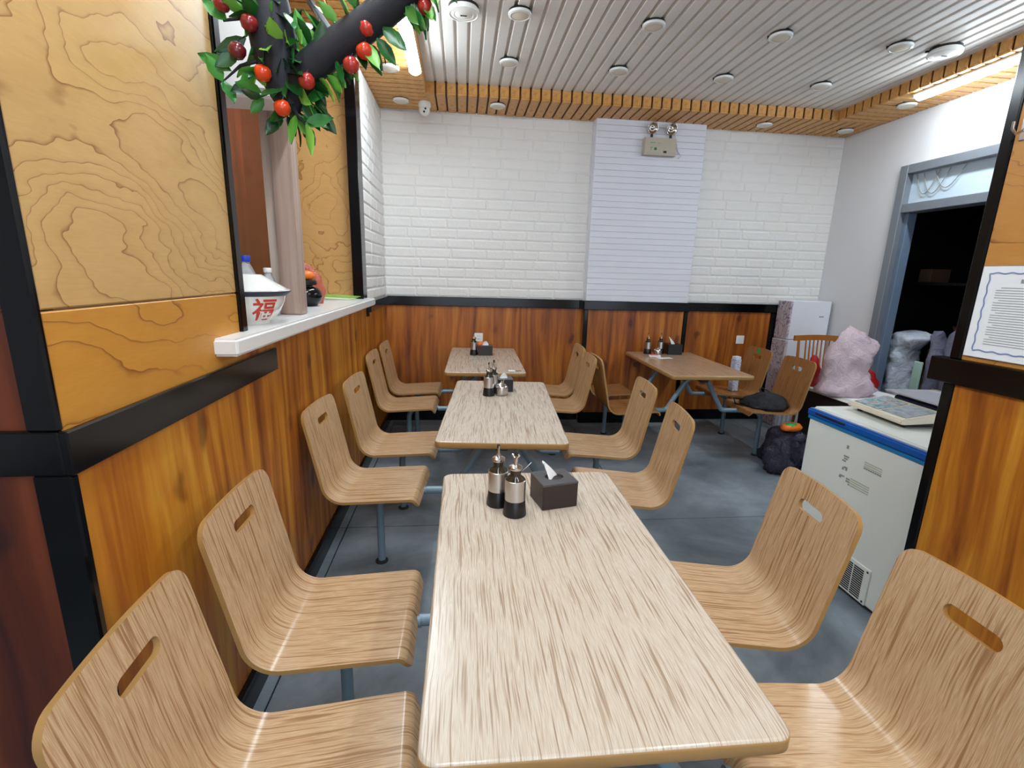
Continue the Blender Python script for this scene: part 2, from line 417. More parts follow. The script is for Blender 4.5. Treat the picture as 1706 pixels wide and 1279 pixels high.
# ceiling
cl = struct(box('ceiling', (-3.2, -3.2, ZC + .012), (6.2, 5.2, ZC + .1), 'ceil_gap'))
P = .0853; ns = 42; x0 = -.30
bm = bmesh.new(); L0, L1 = -3.1, 4.29
pr = [(-.037, .012), (-.032, -.002), (-.028, -.004), (.028, -.004), (.032, -.002), (.037, .012)]
va = [bm.verts.new((x, L0, ZC + z)) for x, z in pr]; vb = [bm.verts.new((x, L1, ZC + z)) for x, z in pr]
for k in range(5): bm.faces.new((va[k], va[k + 1], vb[k + 1], vb[k]))
bm.faces.new(va[::-1]); bm.faces.new(vb); bmesh.ops.recalc_face_normals(bm, faces=bm.faces)
sl = finish(bm, 'ceiling_slat'); sl.materials.append(M['ceil_white'])
bm = bmesh.new(); bx(bm, (-.004, L0, ZC + .002), (.004, L1, ZC + .012)); rb = finish(bm, 'rib'); rb.materials.append(M['ceil_white'])
for i in range(ns):
    o = new_obj('ceiling_slat', sl, None, cl); o.location = (x0 + P * (i + .5), 0, 0)
# soffits (dropped slatted border)
def soffit(nm, body, slats):
    b = struct(boxes(nm, body, 'soffit_gap'))
    for me, locs in slats:
        for l in locs:
            o = new_obj('soffit_slat', me, None, b); o.location = l
    return b
def lslat(w, depth, face):  # slat along +y from 0..depth, with vertical face piece at y=0
    bm = bmesh.new(); bx(bm, (-w / 2, -.012, 0), (w / 2, depth, .014), .003); bx(bm, (-w / 2, -.012, .014), (w / 2, .0, face), .003)
    me = finish(bm, 'soffit_slat'); me.materials.append(M['soffit_wood']); return me
sb = lslat(.070, .43, ZC - ZS + .004)
n_b = 47
back_locs = [(-.30 + .043 + P * i, 4.29, ZS - .002) for i in range(n_b)]
soffit('trim_1', [((-.302, 4.292, ZS + .01), (XR, YB + .1, ZC + .02))], [(sb, back_locs)])
def side_slat(w, x_face, x_wall):
    bm = bmesh.new(); s = 1 if x_wall > x_face else -1
    lo, hi = sorted((x_face - s * .012, x_wall)); bx(bm, (lo, -w / 2, 0), (hi, w / 2, .014), .003)
    lo, hi = sorted((x_face - s * .012, x_face)); bx(bm, (lo, -w / 2, .014), (hi, w / 2, ZC - ZS + .004), .003)
    me = finish(bm, 'soffit_slat'); me.materials.append(M['soffit_wood']); return me
sl_l = side_slat(.070, -.30, XL); sl_r = side_slat(.070, 3.28, XR)
side_locs = [(0, 4.24 - P * i, ZS - .002) for i in range(40)]
soffit('trim_2', [((XL, -3.1, ZS + .01), (-.304, YB, ZC + .02))], [(sl_l, side_locs + [(0, 4.24 + P * i, ZS - .002) for i in range(1, 6)])])
soffit('trim_3', [((3.282, -3.1, ZS + .01), (XR, 4.29, ZC + .02))], [(sl_r, side_locs)])

# walls
wall_back = struct(box('wall_back', (XL - .1, YB, 0), (XR + .1, YB + .12, 2.95), 'foam_gap'))
wall_right = struct(boxes('wall_right', [((XR, 3.97, 0), (XR + .12, YB + .1, 2.95)), ((XR, .5, 2.42), (XR + .12, 3.97, 2.95)), ((XR, .5, 0), (XR + .12, 2.90, 2.42))], 'white_paint'))
wall_left = struct(boxes('wall_left', [((XL - .08, .92, 0), (XL - .012, YB, 1.2)), ((XL - .08, .95, 1.2), (XL - .012, 1.64, 2.95)), ((XL - .08, 3.76, 1.2), (XL, YB, 2.95))], 'foam_gap'))
wall_front = struct(boxes('wall_front', [((-3.2, -3.3, 0), (-1.0, -3.2, 2.95)), ((4.2, -3.3, 0), (6.2, -3.2, 2.95)), ((-1.0, -3.3, 0), (4.2, -3.2, .4)), ((-1.0, -3.3, 2.6), (4.2, -3.2, 2.95))], 'white_paint'))  # unseen wall; its wide opening is shaped to let soft fill light in
wall_pier = struct(boxes('wall_pier_left', [((-3.2, .92, 0), (XL - .08, 1.0, 2.95))], 'white_paint'))
box('wall_far_left_board', (-3.25, -3.2, 0), (-3.2, 1.0, 2.95), 'white_paint', wall_pier).name = 'side_board'
wall_pr = struct(boxes('wall_pier_right', [((1.73, -3.2, 0), (1.86, 1.47, 2.95))], 'white_paint'))

# panels of the lower walls (each its own board)
def panel(nm, lo, hi, mat, parent, bev=.003): return box(nm, lo, hi, mat, parent, bev)
for y0, y1, zt_ in ((.91, 1.645, 1.157), (1.648, 3.2, 1.215), (3.203, 4.70, 1.215)):
    panel('wood_panel', (XL - .012, y0, .10), (XL, y1, zt_), 'pine', wall_left)
panel('upper_panel', (XL - .012, .906, 1.16), (XL, 1.645, 1.383), 'elm_deep', wall_left)
panel('upper_panel', (XL - .012, .906, 1.386), (XL, 1.645, 2.94), 'elm', wall_left)
# front face of the pillar at the near left
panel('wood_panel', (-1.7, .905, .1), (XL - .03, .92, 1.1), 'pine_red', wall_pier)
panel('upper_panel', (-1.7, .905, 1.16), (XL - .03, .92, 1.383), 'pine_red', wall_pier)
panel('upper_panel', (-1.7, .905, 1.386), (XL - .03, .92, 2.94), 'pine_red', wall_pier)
# back wall wainscot
for a, b in ((XL, 1.195), (2.245, 3.20)):
    panel('wood_panel', (a, YB - .015, .10), (b, YB, 1.16), 'pine_back', wall_back)
# column
CX0, CX1, CYF = 1.20, 2.235, 4.605
col = struct(box('wall_column', (CX0 + .006, CYF + .008, 1.22), (CX1 - .006, YB, 2.86), 'foam_cool_gap'))
box('column_base', (CX0, CYF, 0), (CX1, YB, 1.22), 'pine_back', col)
rowh = .054
k = 0; z = 1.235
while z < 2.845:
    zt = min(z + rowh - .0015, 2.85)
    box('foam_plank', (CX0, CYF, z), (CX1, CYF + .008, zt), 'foam_cool', col, .002); z += rowh
box('column_side', (CX0, CYF + .004, 1.235), (CX0 + .006, YB, 2.85), 'foam_cool', col)
box('column_side', (CX1 - .006, CYF + .004, 1.235), (CX1, YB, 2.85), 'foam_cool', col)

# foam bricks
def brick_mesh(w, h, d, sd):
    rnd = random.Random(sd); bm = bmesh.new(); e = .012
    o = [bm.verts.new((x, y, 0)) for x, y in ((0, 0), (w, 0), (w, h), (0, h))]
    f = [bm.verts.new((x, y, d * rnd.uniform(.8, 1.2))) for x, y in ((e, e), (w * .5, e * rnd.uniform(.6, 1.3)), (w - e, e), (w - e, h - e), (w * .5, h - e * rnd.uniform(.6, 1.3)), (e, h - e))]
    for q in ((o[0], o[1], f[2], f[1], f[0]), (o[1], o[2], f[3], f[2]), (o[2], o[3], f[5], f[4], f[3]), (o[3], o[0], f[0], f[5]), (f[0], f[1], f[4], f[5]), (f[1], f[2], f[3], f[4])): bm.faces.new(q)
    me = finish(bm, 'brick'); me.materials.append(M['foam']); return me
BH, GAP = .0895, .005
WS = [.21, .25, .29, .33]
BM = {(w, s): brick_mesh(w - GAP, BH - GAP, .006, s * 31 + int(w * 100)) for w in WS for s in range(3)}
def brick_field(parent, o, ux, length, z0, z1):
    rnd = random.Random(int(length * 100)); z = z0; uz = Vector((0, 0, 1)); n = Vector(ux).cross(uz)
    mt = Matrix((Vector(ux), uz, n)).transposed().to_4x4()
    while z < z1 - .03:
        x = 0
        while x < length - .02:
            w = rnd.choice(WS); rem = length - x
            me = BM[(w, rnd.randrange(3))]; ob = new_obj('brick', me, None, parent)
            s = 1
            if rem < w + .1: s = rem / w; w = rem
            hz = min(1, (z1 - z) / BH)
            ob.matrix_local = Matrix.Translation(Vector(o) + Vector(ux) * (x + GAP / 2) + uz * (z + GAP / 2)) @ mt @ Matrix.Diagonal((s, hz, 1, 1))
            x += w
        z += BH
brick_field(wall_back, (XL, YB, 0), (1, 0, 0), CX0 - XL, 1.235, ZS)
brick_field(wall_back, (CX1, YB, 0), (1, 0, 0), XR - CX1, 1.235, ZS)
brick_field(wall_left, (XL, 3.765, 0), (0, 1, 0), YB - 3.765, 1.235, ZS)

# black trims
def trim(n, L, bev=.004): return struct(boxes('trim_%d' % n, L, 'black_gloss', None, bev))
trim(4, [((XL, YB - .04, 1.15), (CX0, YB, 1.235)), ((CX0 - .02, CYF - .025, 1.15), (CX1 + .02, CYF, 1.235)), ((CX0 - .02, CYF, 1.15), (CX0, YB - .02, 1.235)), ((CX1, CYF, 1.15), (CX1 + .02, YB - .02, 1.235)), ((CX1, YB - .04, 1.15), (3.27, YB, 1.235))])
trim(5, [((CX0 - .012, CYF - .012, 0), (CX0 + .03, CYF + .02, 1.15)), ((CX1 - .03, CYF - .012, 0), (CX1 + .012, CYF + .02, 1.15)), ((3.20, YB - .035, 0), (3.27, YB, 1.15))])
struct(boxes('baseboard_back', [((XL, YB - .02, 0), (CX0, YB - .001, .11)), ((CX0, CYF - .02, 0), (CX1, CYF, .11)), ((CX1, YB - .02, 0), (3.2, YB - .001, .11))], 'black_gloss'))
struct(boxes('baseboard_left', [((XL, .93, 0), (XL + .018, YB - .02, .10))], 'black_gloss'))
trim(6, [((XL, .893, 1.085), (XL + .016, 1.90, 1.17)), ((-1.7, .893, 1.085), (XL, .915, 1.17))], .003)
trim(7, [((-.778, .893, 0), (XL + .010, .912, 1.085)), ((-.772, .893, 1.17), (XL + .004, .906, 2.94))])
trim(8, [((XL - .05, 1.645, 1.255), (XL + .010, 1.685, 2.94))])
trim(9, [((XL - .06, 3.62, 1.255), (XL + .012, 3.765, 2.94))])
trim(10, [((XL, 3.80, 1.15), (XL + .03, YB - .02, 1.235)), ((XL, 3.76, 1.12), (XL + .02, 3.80, 1.20))])
trim(11, [((1.69, -2, 1.14), (1.74, 1.545, 1.225))], .003)
trim(12, [((1.70, 1.452, 0), (1.87, 1.49, 1.14)), ((1.70, 1.452, 1.225), (1.87, 1.49, 2.94))])
for y0, y1 in ((.35, 1.452), (-.9, .346)):
    panel('wood_panel', (1.705, y0, .1), (1.73, y1, 1.14), 'pine', wall_pr)
    panel('upper_panel', (1.705, y0, 1.225), (1.73, y1, 2.94), 'elm_right', wall_pr)
struct(boxes('baseboard_right', [((1.69, -2, 0), (1.73, 1.45, .10))], 'black_gloss'))

# sill of the serving hatch
sill = box('stone_sill', (-1.30, 1.47, 1.207), (-.655, 3.80, 1.26), 'sill_stone', None, .008, 3)
tag(sill, 'white stone ledge of the serving hatch running along the left wall', 'ledge')

# kitchen behind the hatch
kit = struct(boxes('wall_kitchen', [((-1.38, 1.0, 0), (-1.30, 3.9, 2.95)), ], 'red_wood'))
box('kitchen_side_panel', (-1.30, 3.722, 1.26), (XL - .06, 3.76, 2.85), 'elm_far', kit)
box('kitchen_near_panel', (-1.30, 1.6, 1.26), (XL - .08, 1.64, 2.85), 'white_paint', kit)
trim(13, [((-1.30, 1.64, 2.846), (XL, 3.72, 2.90))])
bpy.data.objects['trim_13'].data.materials[0] = M['soffit_gap']
for i in range(24):
    box('soffit_slat', (-1.30, 1.66 + i * P, 2.835), (XL - .001, 1.73 + i * P, 2.846), 'soffit_wood', bpy.data.objects['trim_13'], .002)

# door on the right wall
door = struct(boxes('door_1', [((XR - .03, 3.91, 0), (XR + .13, 3.985, 2.44)), ((XR - .03, 2.86, 2.37), (XR + .13, 3.91, 2.44)), ((XR - .02, 2.92, 2.06), (XR + .12, 3.91, 2.13)), ((XR - .03, 2.86, 0), (XR + .13, 2.93, 2.37))], 'alu', None, .004))
box('transom_pane', (XR + .03, 2.93, 2.13), (XR + .04, 3.91, 2.37), 'transom_glare', door)
box('inner_jamb', (XR + .02, 3.87, 0), (XR + .10, 3.91, 2.06), 'blue_grey', door, .003)
for i, (a, b, dz) in enumerate(((3.86, 3.66, .15), (3.80, 3.58, .155), (3.70, 3.46, .13))):
    pts = [(XR + .015, a + (b - a) * t, 2.36 - dz * 1.3 * sin(pi * t) * (1 - .3 * t)) for t in [k / 14 for k in range(15)]]
    tube('cable', pts, .0035, 'grey_print', door, 6)
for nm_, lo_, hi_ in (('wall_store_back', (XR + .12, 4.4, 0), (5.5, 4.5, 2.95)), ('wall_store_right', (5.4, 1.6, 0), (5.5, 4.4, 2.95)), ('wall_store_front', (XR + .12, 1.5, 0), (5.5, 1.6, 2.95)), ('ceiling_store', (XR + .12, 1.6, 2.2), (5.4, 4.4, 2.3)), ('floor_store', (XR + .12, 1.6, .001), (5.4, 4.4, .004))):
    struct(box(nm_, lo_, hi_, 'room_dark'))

# ================================================================== LIGHTS
def batten(lbl, x, y0, y1, z, group=None):
    t = thing('led_batten', lbl, 'lamp', (x, (y0 + y1) / 2, z)); h = (y1 - y0) / 2
    box('housing', (-.042, -h, -.018), (.042, h, 0), 'white_gloss', t, .004)
    bm = bmesh.new(); seg = 8
    A = [[bm.verts.new((.040 * cos(pi + pi * k / seg), yy, -.016 + .034 * sin(pi + pi * k / seg))) for k in range(seg + 1)] for yy in (-h + .01, h - .01)]
    for k in range(seg): bm.faces.new((A[0][k], A[0][k + 1], A[1][k + 1], A[1][k]))
    bm.faces.new(A[0]); bm.faces.new(A[1]); bmesh.ops.recalc_face_normals(bm, faces=bm.faces)
    new_obj('diffuser', finish(bm, 'diffuser', True), 'led', t)
    for s in (-1, 1): box('end_cap', (-.044, s * h - .012, -.030), (.044, s * h + .012, .0), 'white_gloss', t, .004)
    return t
batten('lit white LED tube lamp on the left wooden soffit, behind the fruit branch', -.328, 2.60, 3.80, ZS - .002)
batten('lit LED tube lamp continuing the left soffit row towards the front', -.335, .9, 2.1, ZS - .002)
batten('lit white LED tube lamp on the right wooden soffit above the doorway', 3.355, 2.36, 3.60, ZS - .002)
batten('added unseen LED fill tube under the white ceiling right of the front table', 1.25, -.5, .7, ZC - .008)  # extra tube out of view, put in to brighten the near end
batten('added unseen LED fill tube under the white ceiling left of the front table', -.1, -.9, .3, ZC - .008)  # another added tube, out of view, for more light at the front
batten('added unseen LED fill tube under the white ceiling at the rear of the room', .6, -2.4, -1.2, ZC - .008)  # added behind the camera to fill the room with light

def downlight(lbl, x, y, z, r=.068, group='round downlights in the slatted ceiling', big=False):
    t = thing('downlight', lbl, 'ceiling light', (x, y, z), 0, group)
    lathe('backing', [(r * .93, .012), (r * .93, -.004), (r * .9, -.005)], 'black_plastic', t, 20)  # black drum stands in for the shaded gap above the hung cover
    if not big:
        lathe('rim', [(r * .98, -.004), (r, -.010), (r * .97, -.016), (r * .8, -.020), (r * .76, -.017)], 'white_gloss', t, 28)
        lathe('diffuser', [(r * .77, -.0165), (r * .5, -.021), (0, -.023)], 'cream', t, 28)
    else:
        lathe('rim', [(r * .9, .004), (r * .9, -.012), (r, -.016), (r, -.026), (r * .96, -.032), (r * .86, -.034), (r * .84, -.031)], 'white_gloss', t, 32)
        lathe('grille', [(r * .85, -.0305), (r * .6, -.034), (r * .58, -.0325), (r * .35, -.036), (0, -.038)], 'ceil_white', t, 32)
        box('indicator', (-.018, -.005, -.041), (.018, .002, -.037), 'black_plastic', t)
    for a in (0.6, 1.57, 2.5):
        box('clip', (-.008, r * .78, -.004), (.008, r * 1.10, .008), 'black_plastic', t, 0, 1, Matrix.Rotation(a - 1.57, 4, 'Z'))
    return t
zc = ZC - .012
L2 = {}
for (x, y, s, big) in ((.325, 3.12, 'second from the left in the front row', 0), (1.12, 3.12, 'third from the left in the front row', 0), (1.92, 3.12, 'fourth from the left in the front row', 0), (2.72, 3.12, 'fifth from the left in the front row', 0),
                       (.325, 3.775, 'leftmost in the back row of the white ceiling', 0), (1.12, 3.775, 'second from the left in the back row of the white ceiling', 0), (1.92, 3.775, 'third from the left in the back row of the white ceiling', 0), (2.70, 3.775, 'rightmost in the back row of the white ceiling', 0)):
    downlight('round white downlight, ' + s, x, y, zc)
t = downlight('large round white ceiling speaker with dark mark, front row far left', .005, 3.125, zc, .092, None, True); t.name = 'ceiling_speaker'; t['category'] = 'speaker'
t = downlight('large glossy pale round disc on the ceiling near the right lamp', 3.03, 3.12, zc, .092, None, True); t.name = 'ceiling_speaker'; t['category'] = 'speaker'
for (x, y, s) in ((-.50, 3.795, 'left soffit beside the lit tube lamp'), (-.505, 4.45, 'left soffit near the security camera'), (.295, 4.43, 'back soffit right of the security camera'), (2.71, 4.47, 'back soffit right of the emergency lamp'), (3.52, 4.49, 'corner of the back and right soffits'), (3.46, 3.80, 'right soffit below the end of the tube lamp')):
    downlight('round white downlight in the ' + s, x, y, ZS - .004, .066, 'round downlights in the wooden soffit')

# security camera
t = thing('security_camera', 'white dome security camera under the soffit at the top left corner', 'camera', (-.315, 4.49, ZS - .002))
lathe('mount', [(0, 0), (.05, 0), (.054, -.01), (.052, -.035), (.045, -.045), (0, -.045)], 'white_gloss', t)
R = Matrix.Rotation(radians(55), 4, 'X')
bm = bmesh.new(); bmesh.ops.create_uvsphere(bm, u_segments=24, v_segments=14, radius=.046); bmesh.ops.translate(bm, verts=bm.verts, vec=(0, 0, -.058))
new_obj('camera_ball', finish(bm, 'camera_ball', True), 'white_gloss', t)
for dx, dz in ((.010, -.060), (-.002, -.082)):
    bm = bmesh.new(); bmesh.ops.create_uvsphere(bm, u_segments=12, v_segments=8, radius=.0085)
    d = math.sqrt(max(.046 ** 2 - dx ** 2 - (dz + .058) ** 2, 0)); bmesh.ops.translate(bm, verts=bm.verts, vec=(dx, -d, dz))
    new_obj('lens', finish(bm, 'lens', True), 'black_plastic', t)

# emergency light
t = thing('emergency_light', 'beige twin-head emergency lamp box high on the white column', 'emergency light', (1.79, CYF, 2.56))
box('body', (-.155, -.055, 0), (.15, 0, .145), 'beige_old', t, .008, 2)
box('base_strip', (-.155, -.058, -.004), (.15, -.004, .014), 'beige_old', t, .003)
for sx in (-.082, .095):
    tube('neck', [(sx, -.03, .14), (sx, -.03, .175)], .012, 'black_plastic', t)
    bm = bmesh.new(); lathe_bm(bm, [(0, .03), (.03, .026), (.048, .0), (.052, -.012), (.05, -.016), (.044, -.014), (.03, .002), (.012, .008), (.012, -.004), (0, -.006)], 24)
    bmesh.ops.rotate(bm, verts=bm.verts, cent=(0, 0, 0), matrix=Matrix.Rotation(radians(78), 3, 'X') @ Matrix.Rotation(radians(180), 3, 'X') @ Matrix.Rotation(radians(180), 3, 'Z')) if False else bmesh.ops.rotate(bm, verts=bm.verts, cent=(0, 0, 0), matrix=Matrix.Rotation(radians(-72), 3, 'X'))
    bmesh.ops.translate(bm, verts=bm.verts, vec=(sx, -.035, .225)); bmesh.ops.recalc_face_normals(bm, faces=bm.faces)
    h = new_obj('lamp_head', finish(bm, 'lamp_head', True), 'chrome', t)
box('button', (.03, -.060, .018), (.058, -.054, .034), 'black_plastic', t)
boxes('marking', [((-.10, -.0565, .098), (-.05, -.0545, .103)), ((-.09, -.0565, .035), (-.085, -.0545, .062)), ((-.095, -.0565, .058), (-.07, -.0545, .063)), ((-.03, -.0565, .096), (0, -.0545, .099))], 'green_print', t)
box('indicator', (-.058, -.0565, .038), (-.035, -.0545, .06), 'green_dark', t, .002)
tube('cable', [(.14, -.02, .19), (.16, -.02, .12), (.19, -.01, .05), (.225, -.008, .01), (.20, -.006, -.01)], .005, 'white_gloss', t, 8)
# wall plates
def plate(lbl, x, z, sw):
    t = thing('wall_socket' if not sw else 'wall_switch', lbl, 'switch' if sw else 'socket', (x, YB - .015, z))
    box('cover', (-.043, -.009, -.043), (.043, 0, .043), 'white_gloss', t, .003, 2)
    if sw: box('rocker', (-.02, -.013, -.024), (.02, -.009, .024), 'white_gloss', t, .002)
    else: boxes('socket_holes', [((-.010, -.0095, .008), (-.007, -.0088, .018)), ((.007, -.0095, .008), (.010, -.0088, .018)), ((-.0015, -.0095, -.02), (.0015, -.0088, -.01)), ((-.014, -.0095, -.016), (-.006, -.0088, -.013)), ((.006, -.0095, -.016), (.014, -.0088, -.013))], 'dark_slot', t)
plate('white wall socket above the far table in the left row', .168, .85, False)
plate('white wall switch plate on the wainscot near the right corner', 2.895, .865, True)

# ================================================================== CHAIRS AND TABLES
TH = .013
prof = fillet([(.372, 0, .408), (.392, 0, .449), (.785, 0, .424), (.875, 0, .856)], [.030, .085], 9)
# split of the shell just above the bend
def shell_strip(pts, w, name, corner=0):
    """extrude a profile band across the width with thickness; uv: u across, v along"""
    bm = bmesh.new(); uv = bm.loops.layers.uv.new('UVMap'); n = len(pts)
    nor = []
    for i in range(n):
        tv = (pts[min(i + 1, n - 1)] - pts[max(i - 1, 0)]).normalized(); nor.append(Vector((-tv.z, 0, tv.x)))
    s = [0]
    for a, b in zip(pts, pts[1:]): s.append(s[-1] + (b - a).length)
    us = [-1, -.94, -.5, 0, .5, .94, 1]
    T, B = [], []
    for i, p in enumerate(pts):
        hw = w / 2
        if corner and s[i] < corner: hw -= corner * .6 - math.sqrt(max((corner * .6) ** 2 - ((corner - s[i]) * .6) ** 2, 0))
        T.append([bm.verts.new(p + Vector((0, u * hw, 0))) for u in us]); B.append([bm.verts.new(p - nor[i] * TH + Vector((0, u * hw, 0))) for u in us])
    def quad(vs, mi):
        f = bm.faces.new(vs); f.material_index = mi; f.smooth = (mi == 0); return f
    for i in range(n - 1):
        for j in range(len(us) - 1):
            for S, fl in ((T, 0), (B, 1)):
                vs = (S[i][j], S[i][j + 1], S[i + 1][j + 1], S[i + 1][j]); quad(vs if fl else vs[::-1], 0)
        quad((T[i][0], T[i + 1][0], B[i + 1][0], B[i][0]), 1).smooth = True; quad((T[i][-1], B[i][-1], B[i + 1][-1], T[i + 1][-1]), 1).smooth = True
    for j in range(len(us) - 1):
        quad((T[0][j], T[0][j + 1], B[0][j + 1], B[0][j]), 1)
    vmap = {}
    for i in range(n):
        for S in (T, B):
            for v in S[i]: vmap[v] = (v.co.y, s[i])
    for f in bm.faces:
        for l in f.loops: l[uv].uv = vmap[l.vert]
    bmesh.ops.recalc_face_normals(bm, faces=bm.faces)
    me = finish(bm, name); sharp(me, 50); return me, s[-1], nor[-1]
OFF = Vector((-.60, 0, 0))
prof = [p + OFF for p in prof]
# seat = everything up to a point on the straight back 0.05 above the bend
pk, pe = prof[-2], prof[-1]; dirb = (pe - pk).normalized(); split = pk + dirb * .04
seat_me, vlen, nrm = shell_strip(prof[:-1] + [split], .40, 'seat', .03)
def back_mesh():
    bm = bmesh.new(); uv = bm.loops.layers.uv.new('UVMap'); H = (pe - split).length; w = .20; r = .05
    out = [(-w, 0), (w, 0)]
    for k in range(9): a = k / 8 * pi / 2; out.append((w - r + r * cos(a), H - .007 - r + r * sin(a)))
    for k in range(1, 8): x = (w - r) * (1 - k / 4); out.append((x, H - .007 + .007 * (1 - (x / (w - r)) ** 2)))
    for k in range(9): a = pi / 2 + k / 8 * pi / 2; out.append((-w + r + r * cos(a), H - .007 - r + r * sin(a)))
    hole = []; hy = H - .090; hw, hr = .045, .0175
    for k in range(9): a = -pi / 2 + k / 8 * pi; hole.append((hw + hr * cos(a), hy + hr * sin(a)))
    for k in range(9): a = pi / 2 + k / 8 * pi; hole.append((-hw + hr * cos(a), hy + hr * sin(a)))
    nn = Vector((-dirb.z, 0, dirb.x))
    def pos(x, v, t): return split + dirb * v + Vector((0, x, 0)) - nn * t
    for t in (0, TH):
        es = []
        for loop in (out, hole):
            vs = [bm.verts.new(pos(x, v, t)) for x, v in loop]
            es += [bm.edges.new((vs[i], vs[(i + 1) % len(vs)])) for i in range(len(vs))]
        bmesh.ops.triangle_fill(bm, use_beauty=True, use_dissolve=False, edges=es)
    bm.verts.ensure_lookup_table(); no, nh = len(out), len(hole); h = no + nh
    for base_i, cnt, skip in ((0, no, 1), (no, nh, 0)):
        for i in range(cnt):
            if skip and i == 0: continue
            j = (i + 1) % cnt; V = bm.verts
            f = bm.faces.new((V[base_i + i], V[base_i + j], V[h + base_i + j], V[h + base_i + i])); f.material_index = 1; f.smooth = True
    bmesh.ops.recalc_face_normals(bm, faces=bm.faces)
    for f in bm.faces:
        for l in f.loops:
            d = l.vert.co - split; l[uv].uv = (l.vert.co.y, vlen + d.dot(dirb))
    me = finish(bm, 'backrest'); sharp(me, 40); return me
back_me = back_mesh()
def make_chair(nm, oak):
    t = thing('canteen_chair', nm, 'chair')
    s = new_obj('seat', seat_me.copy(), [oak, 'edge_band'], t); b = new_obj('backrest', back_me.copy(), [oak, 'edge_band'], t)
    tube('leg', fillet([(.0, 0, .004), (.0, 0, .388), (-.235, 0, .400)], [.07], 8), .019, 'blue_steel', t)
    lathe('foot', [(0, 0), (.032, 0), (.032, .006), (.022, .012), (0, .012)], 'dark_steel', t, 16)
    br = box('seat_bracket', (-.12, -.07, .398), (.06, .07, .4175), 'dark_steel', t, .003)
    bm = bmesh.new()
    for y in (-.05, .05):
        for x in (-.10, .04):
            bmesh.ops.create_cone(bm, cap_ends=True, segments=10, radius1=.009, radius2=.006, depth=.006, matrix=Matrix.Translation((x, y, .440)))
    return t
chair_light = make_chair('x', 'oak_chair'); chair_brown = make_chair('x', 'oak_chair_brown')
used = set()
TWEAK = {(0, -1, -1): (.045, .04, .06), (0, 1, 1): (0, 0, -.13), (0, 1, -1): (-.02, .02, -.03), (1, 1, -1): (.0, 0, -.08), (1, 1, 1): (.02, .02, 0), (3, -1, -1): (.02, 0, 0), (3, -1, 1): (.02, 0, 0), (2, 1, -1): (-.02, 0, 0)}
def place_chair(label, ux, uy, urot, side, dy, group, proto, key=None):
    c = proto if proto not in used else copy_tree(proto)
    used.add(proto)
    d = .60 * side; cr, sr = cos(urot), sin(urot)
    tx_, ty_, tr_ = TWEAK.get(key, (0, 0, 0))
    c.location = (ux + d * cr - dy * sr + tx_, uy + d * sr + dy * cr + ty_, 0)
    c.rotation_euler = (0, 0, urot + tr_ + (0 if side > 0 else pi)); tag(c, label, 'chair', group); return c
def table_mesh(w, l, z, th=.033, r=.03):
    bm = bmesh.new(); uv = bm.loops.layers.uv.new('UVMap'); o = []
    for cx, cy, a0 in ((w / 2 - r, -l / 2 + r, -pi / 2), (w / 2 - r, l / 2 - r, 0), (-w / 2 + r, l / 2 - r, pi / 2), (-w / 2 + r, -l / 2 + r, pi)):
        for k in range(7): a = a0 + k / 6 * pi / 2; o.append((cx + r * cos(a), cy + r * sin(a)))
    lay = []
    for ins, zz in ((.006, z), (.001, z - .003), (0, z - .008), (0, z - th + .006), (.004, z - th)):
        lay.append([bm.verts.new((x * (1 - ins / (w / 2)), y * (1 - ins / (l / 2)), zz)) for x, y in o])
    n = len(o)
    f = bm.faces.new(lay[0]); bm.faces.new(lay[-1][::-1]).material_index = 1
    for i, (A, B) in enumerate(zip(lay, lay[1:])):
        for k in range(n):
            q = bm.faces.new((A[k], B[k], B[(k + 1) % n], A[(k + 1) % n])); q.material_index = 0 if i == 0 else 1; q.smooth = True
    bmesh.ops.recalc_face_normals(bm, faces=bm.faces)
    for f in bm.faces:
        for lp in f.loops: lp[uv].uv = (lp.vert.co.x, lp.vert.co.y)
    me = finish(bm, 'table_top'); return me
def make_table(label, cx, cy, rot, w, l, ux, uy, oak, group):
    t = thing('canteen_table', label, 'table', (cx, cy, 0), rot, group)
    new_obj('table_top', table_mesh(w, l, .75), [oak, 'edge_band'], t)
    # offset of the frame stations from the table centre, along the table
    oy = (uy - cy)
    box('frame_beam', (-.03, -.42 + oy, .665), (.03, .42 + oy, .717), 'dark_steel', t, .004)
    for s in (-.285, .285):
        for sd in (-1, 1):
            tube('frame_arm', fillet([(sd * .03, oy + s, .69), (sd * .10, oy + s, .64), (sd * .24, oy + s, .402), (sd * .37, oy + s, .40)], [.05, .05], 6), .0195, 'blue_steel', t)
        box('top_bracket', (-.20, oy + s - .025, .7), (.20, oy + s + .025, .7175), 'dark_steel', t, .003)
    return t
units = [
 dict(tc=(.242, 1.11), rot=radians(-.2), w=.612, l=1.075, u=(.242, 1.035), dy=.278, name='nearest'),
 dict(tc=(.225, 2.58), rot=radians(-4.2), w=.595, l=1.225, u=(.215, 2.51), dy=.29, name='middle'),
 dict(tc=(.197, 4.075), rot=radians(-1.6), w=.612, l=1.20, u=(.19, 4.01), dy=.26, name='far'),
 dict(tc=(1.938, 3.975), rot=radians(-1.0), w=.665, l=1.16, u=(1.935, 3.955), dy=.285, name='right'),
]
tl = ['large oak-laminate table nearest the camera, holding two bottles and a dark tissue box',
      'oak-laminate table in the middle of the left row, holding bottles and a steel pot',
      'oak-laminate table at the far end of the left row, against the back wall',
      'browner oak-laminate table standing alone right of the left row, against the back wall']
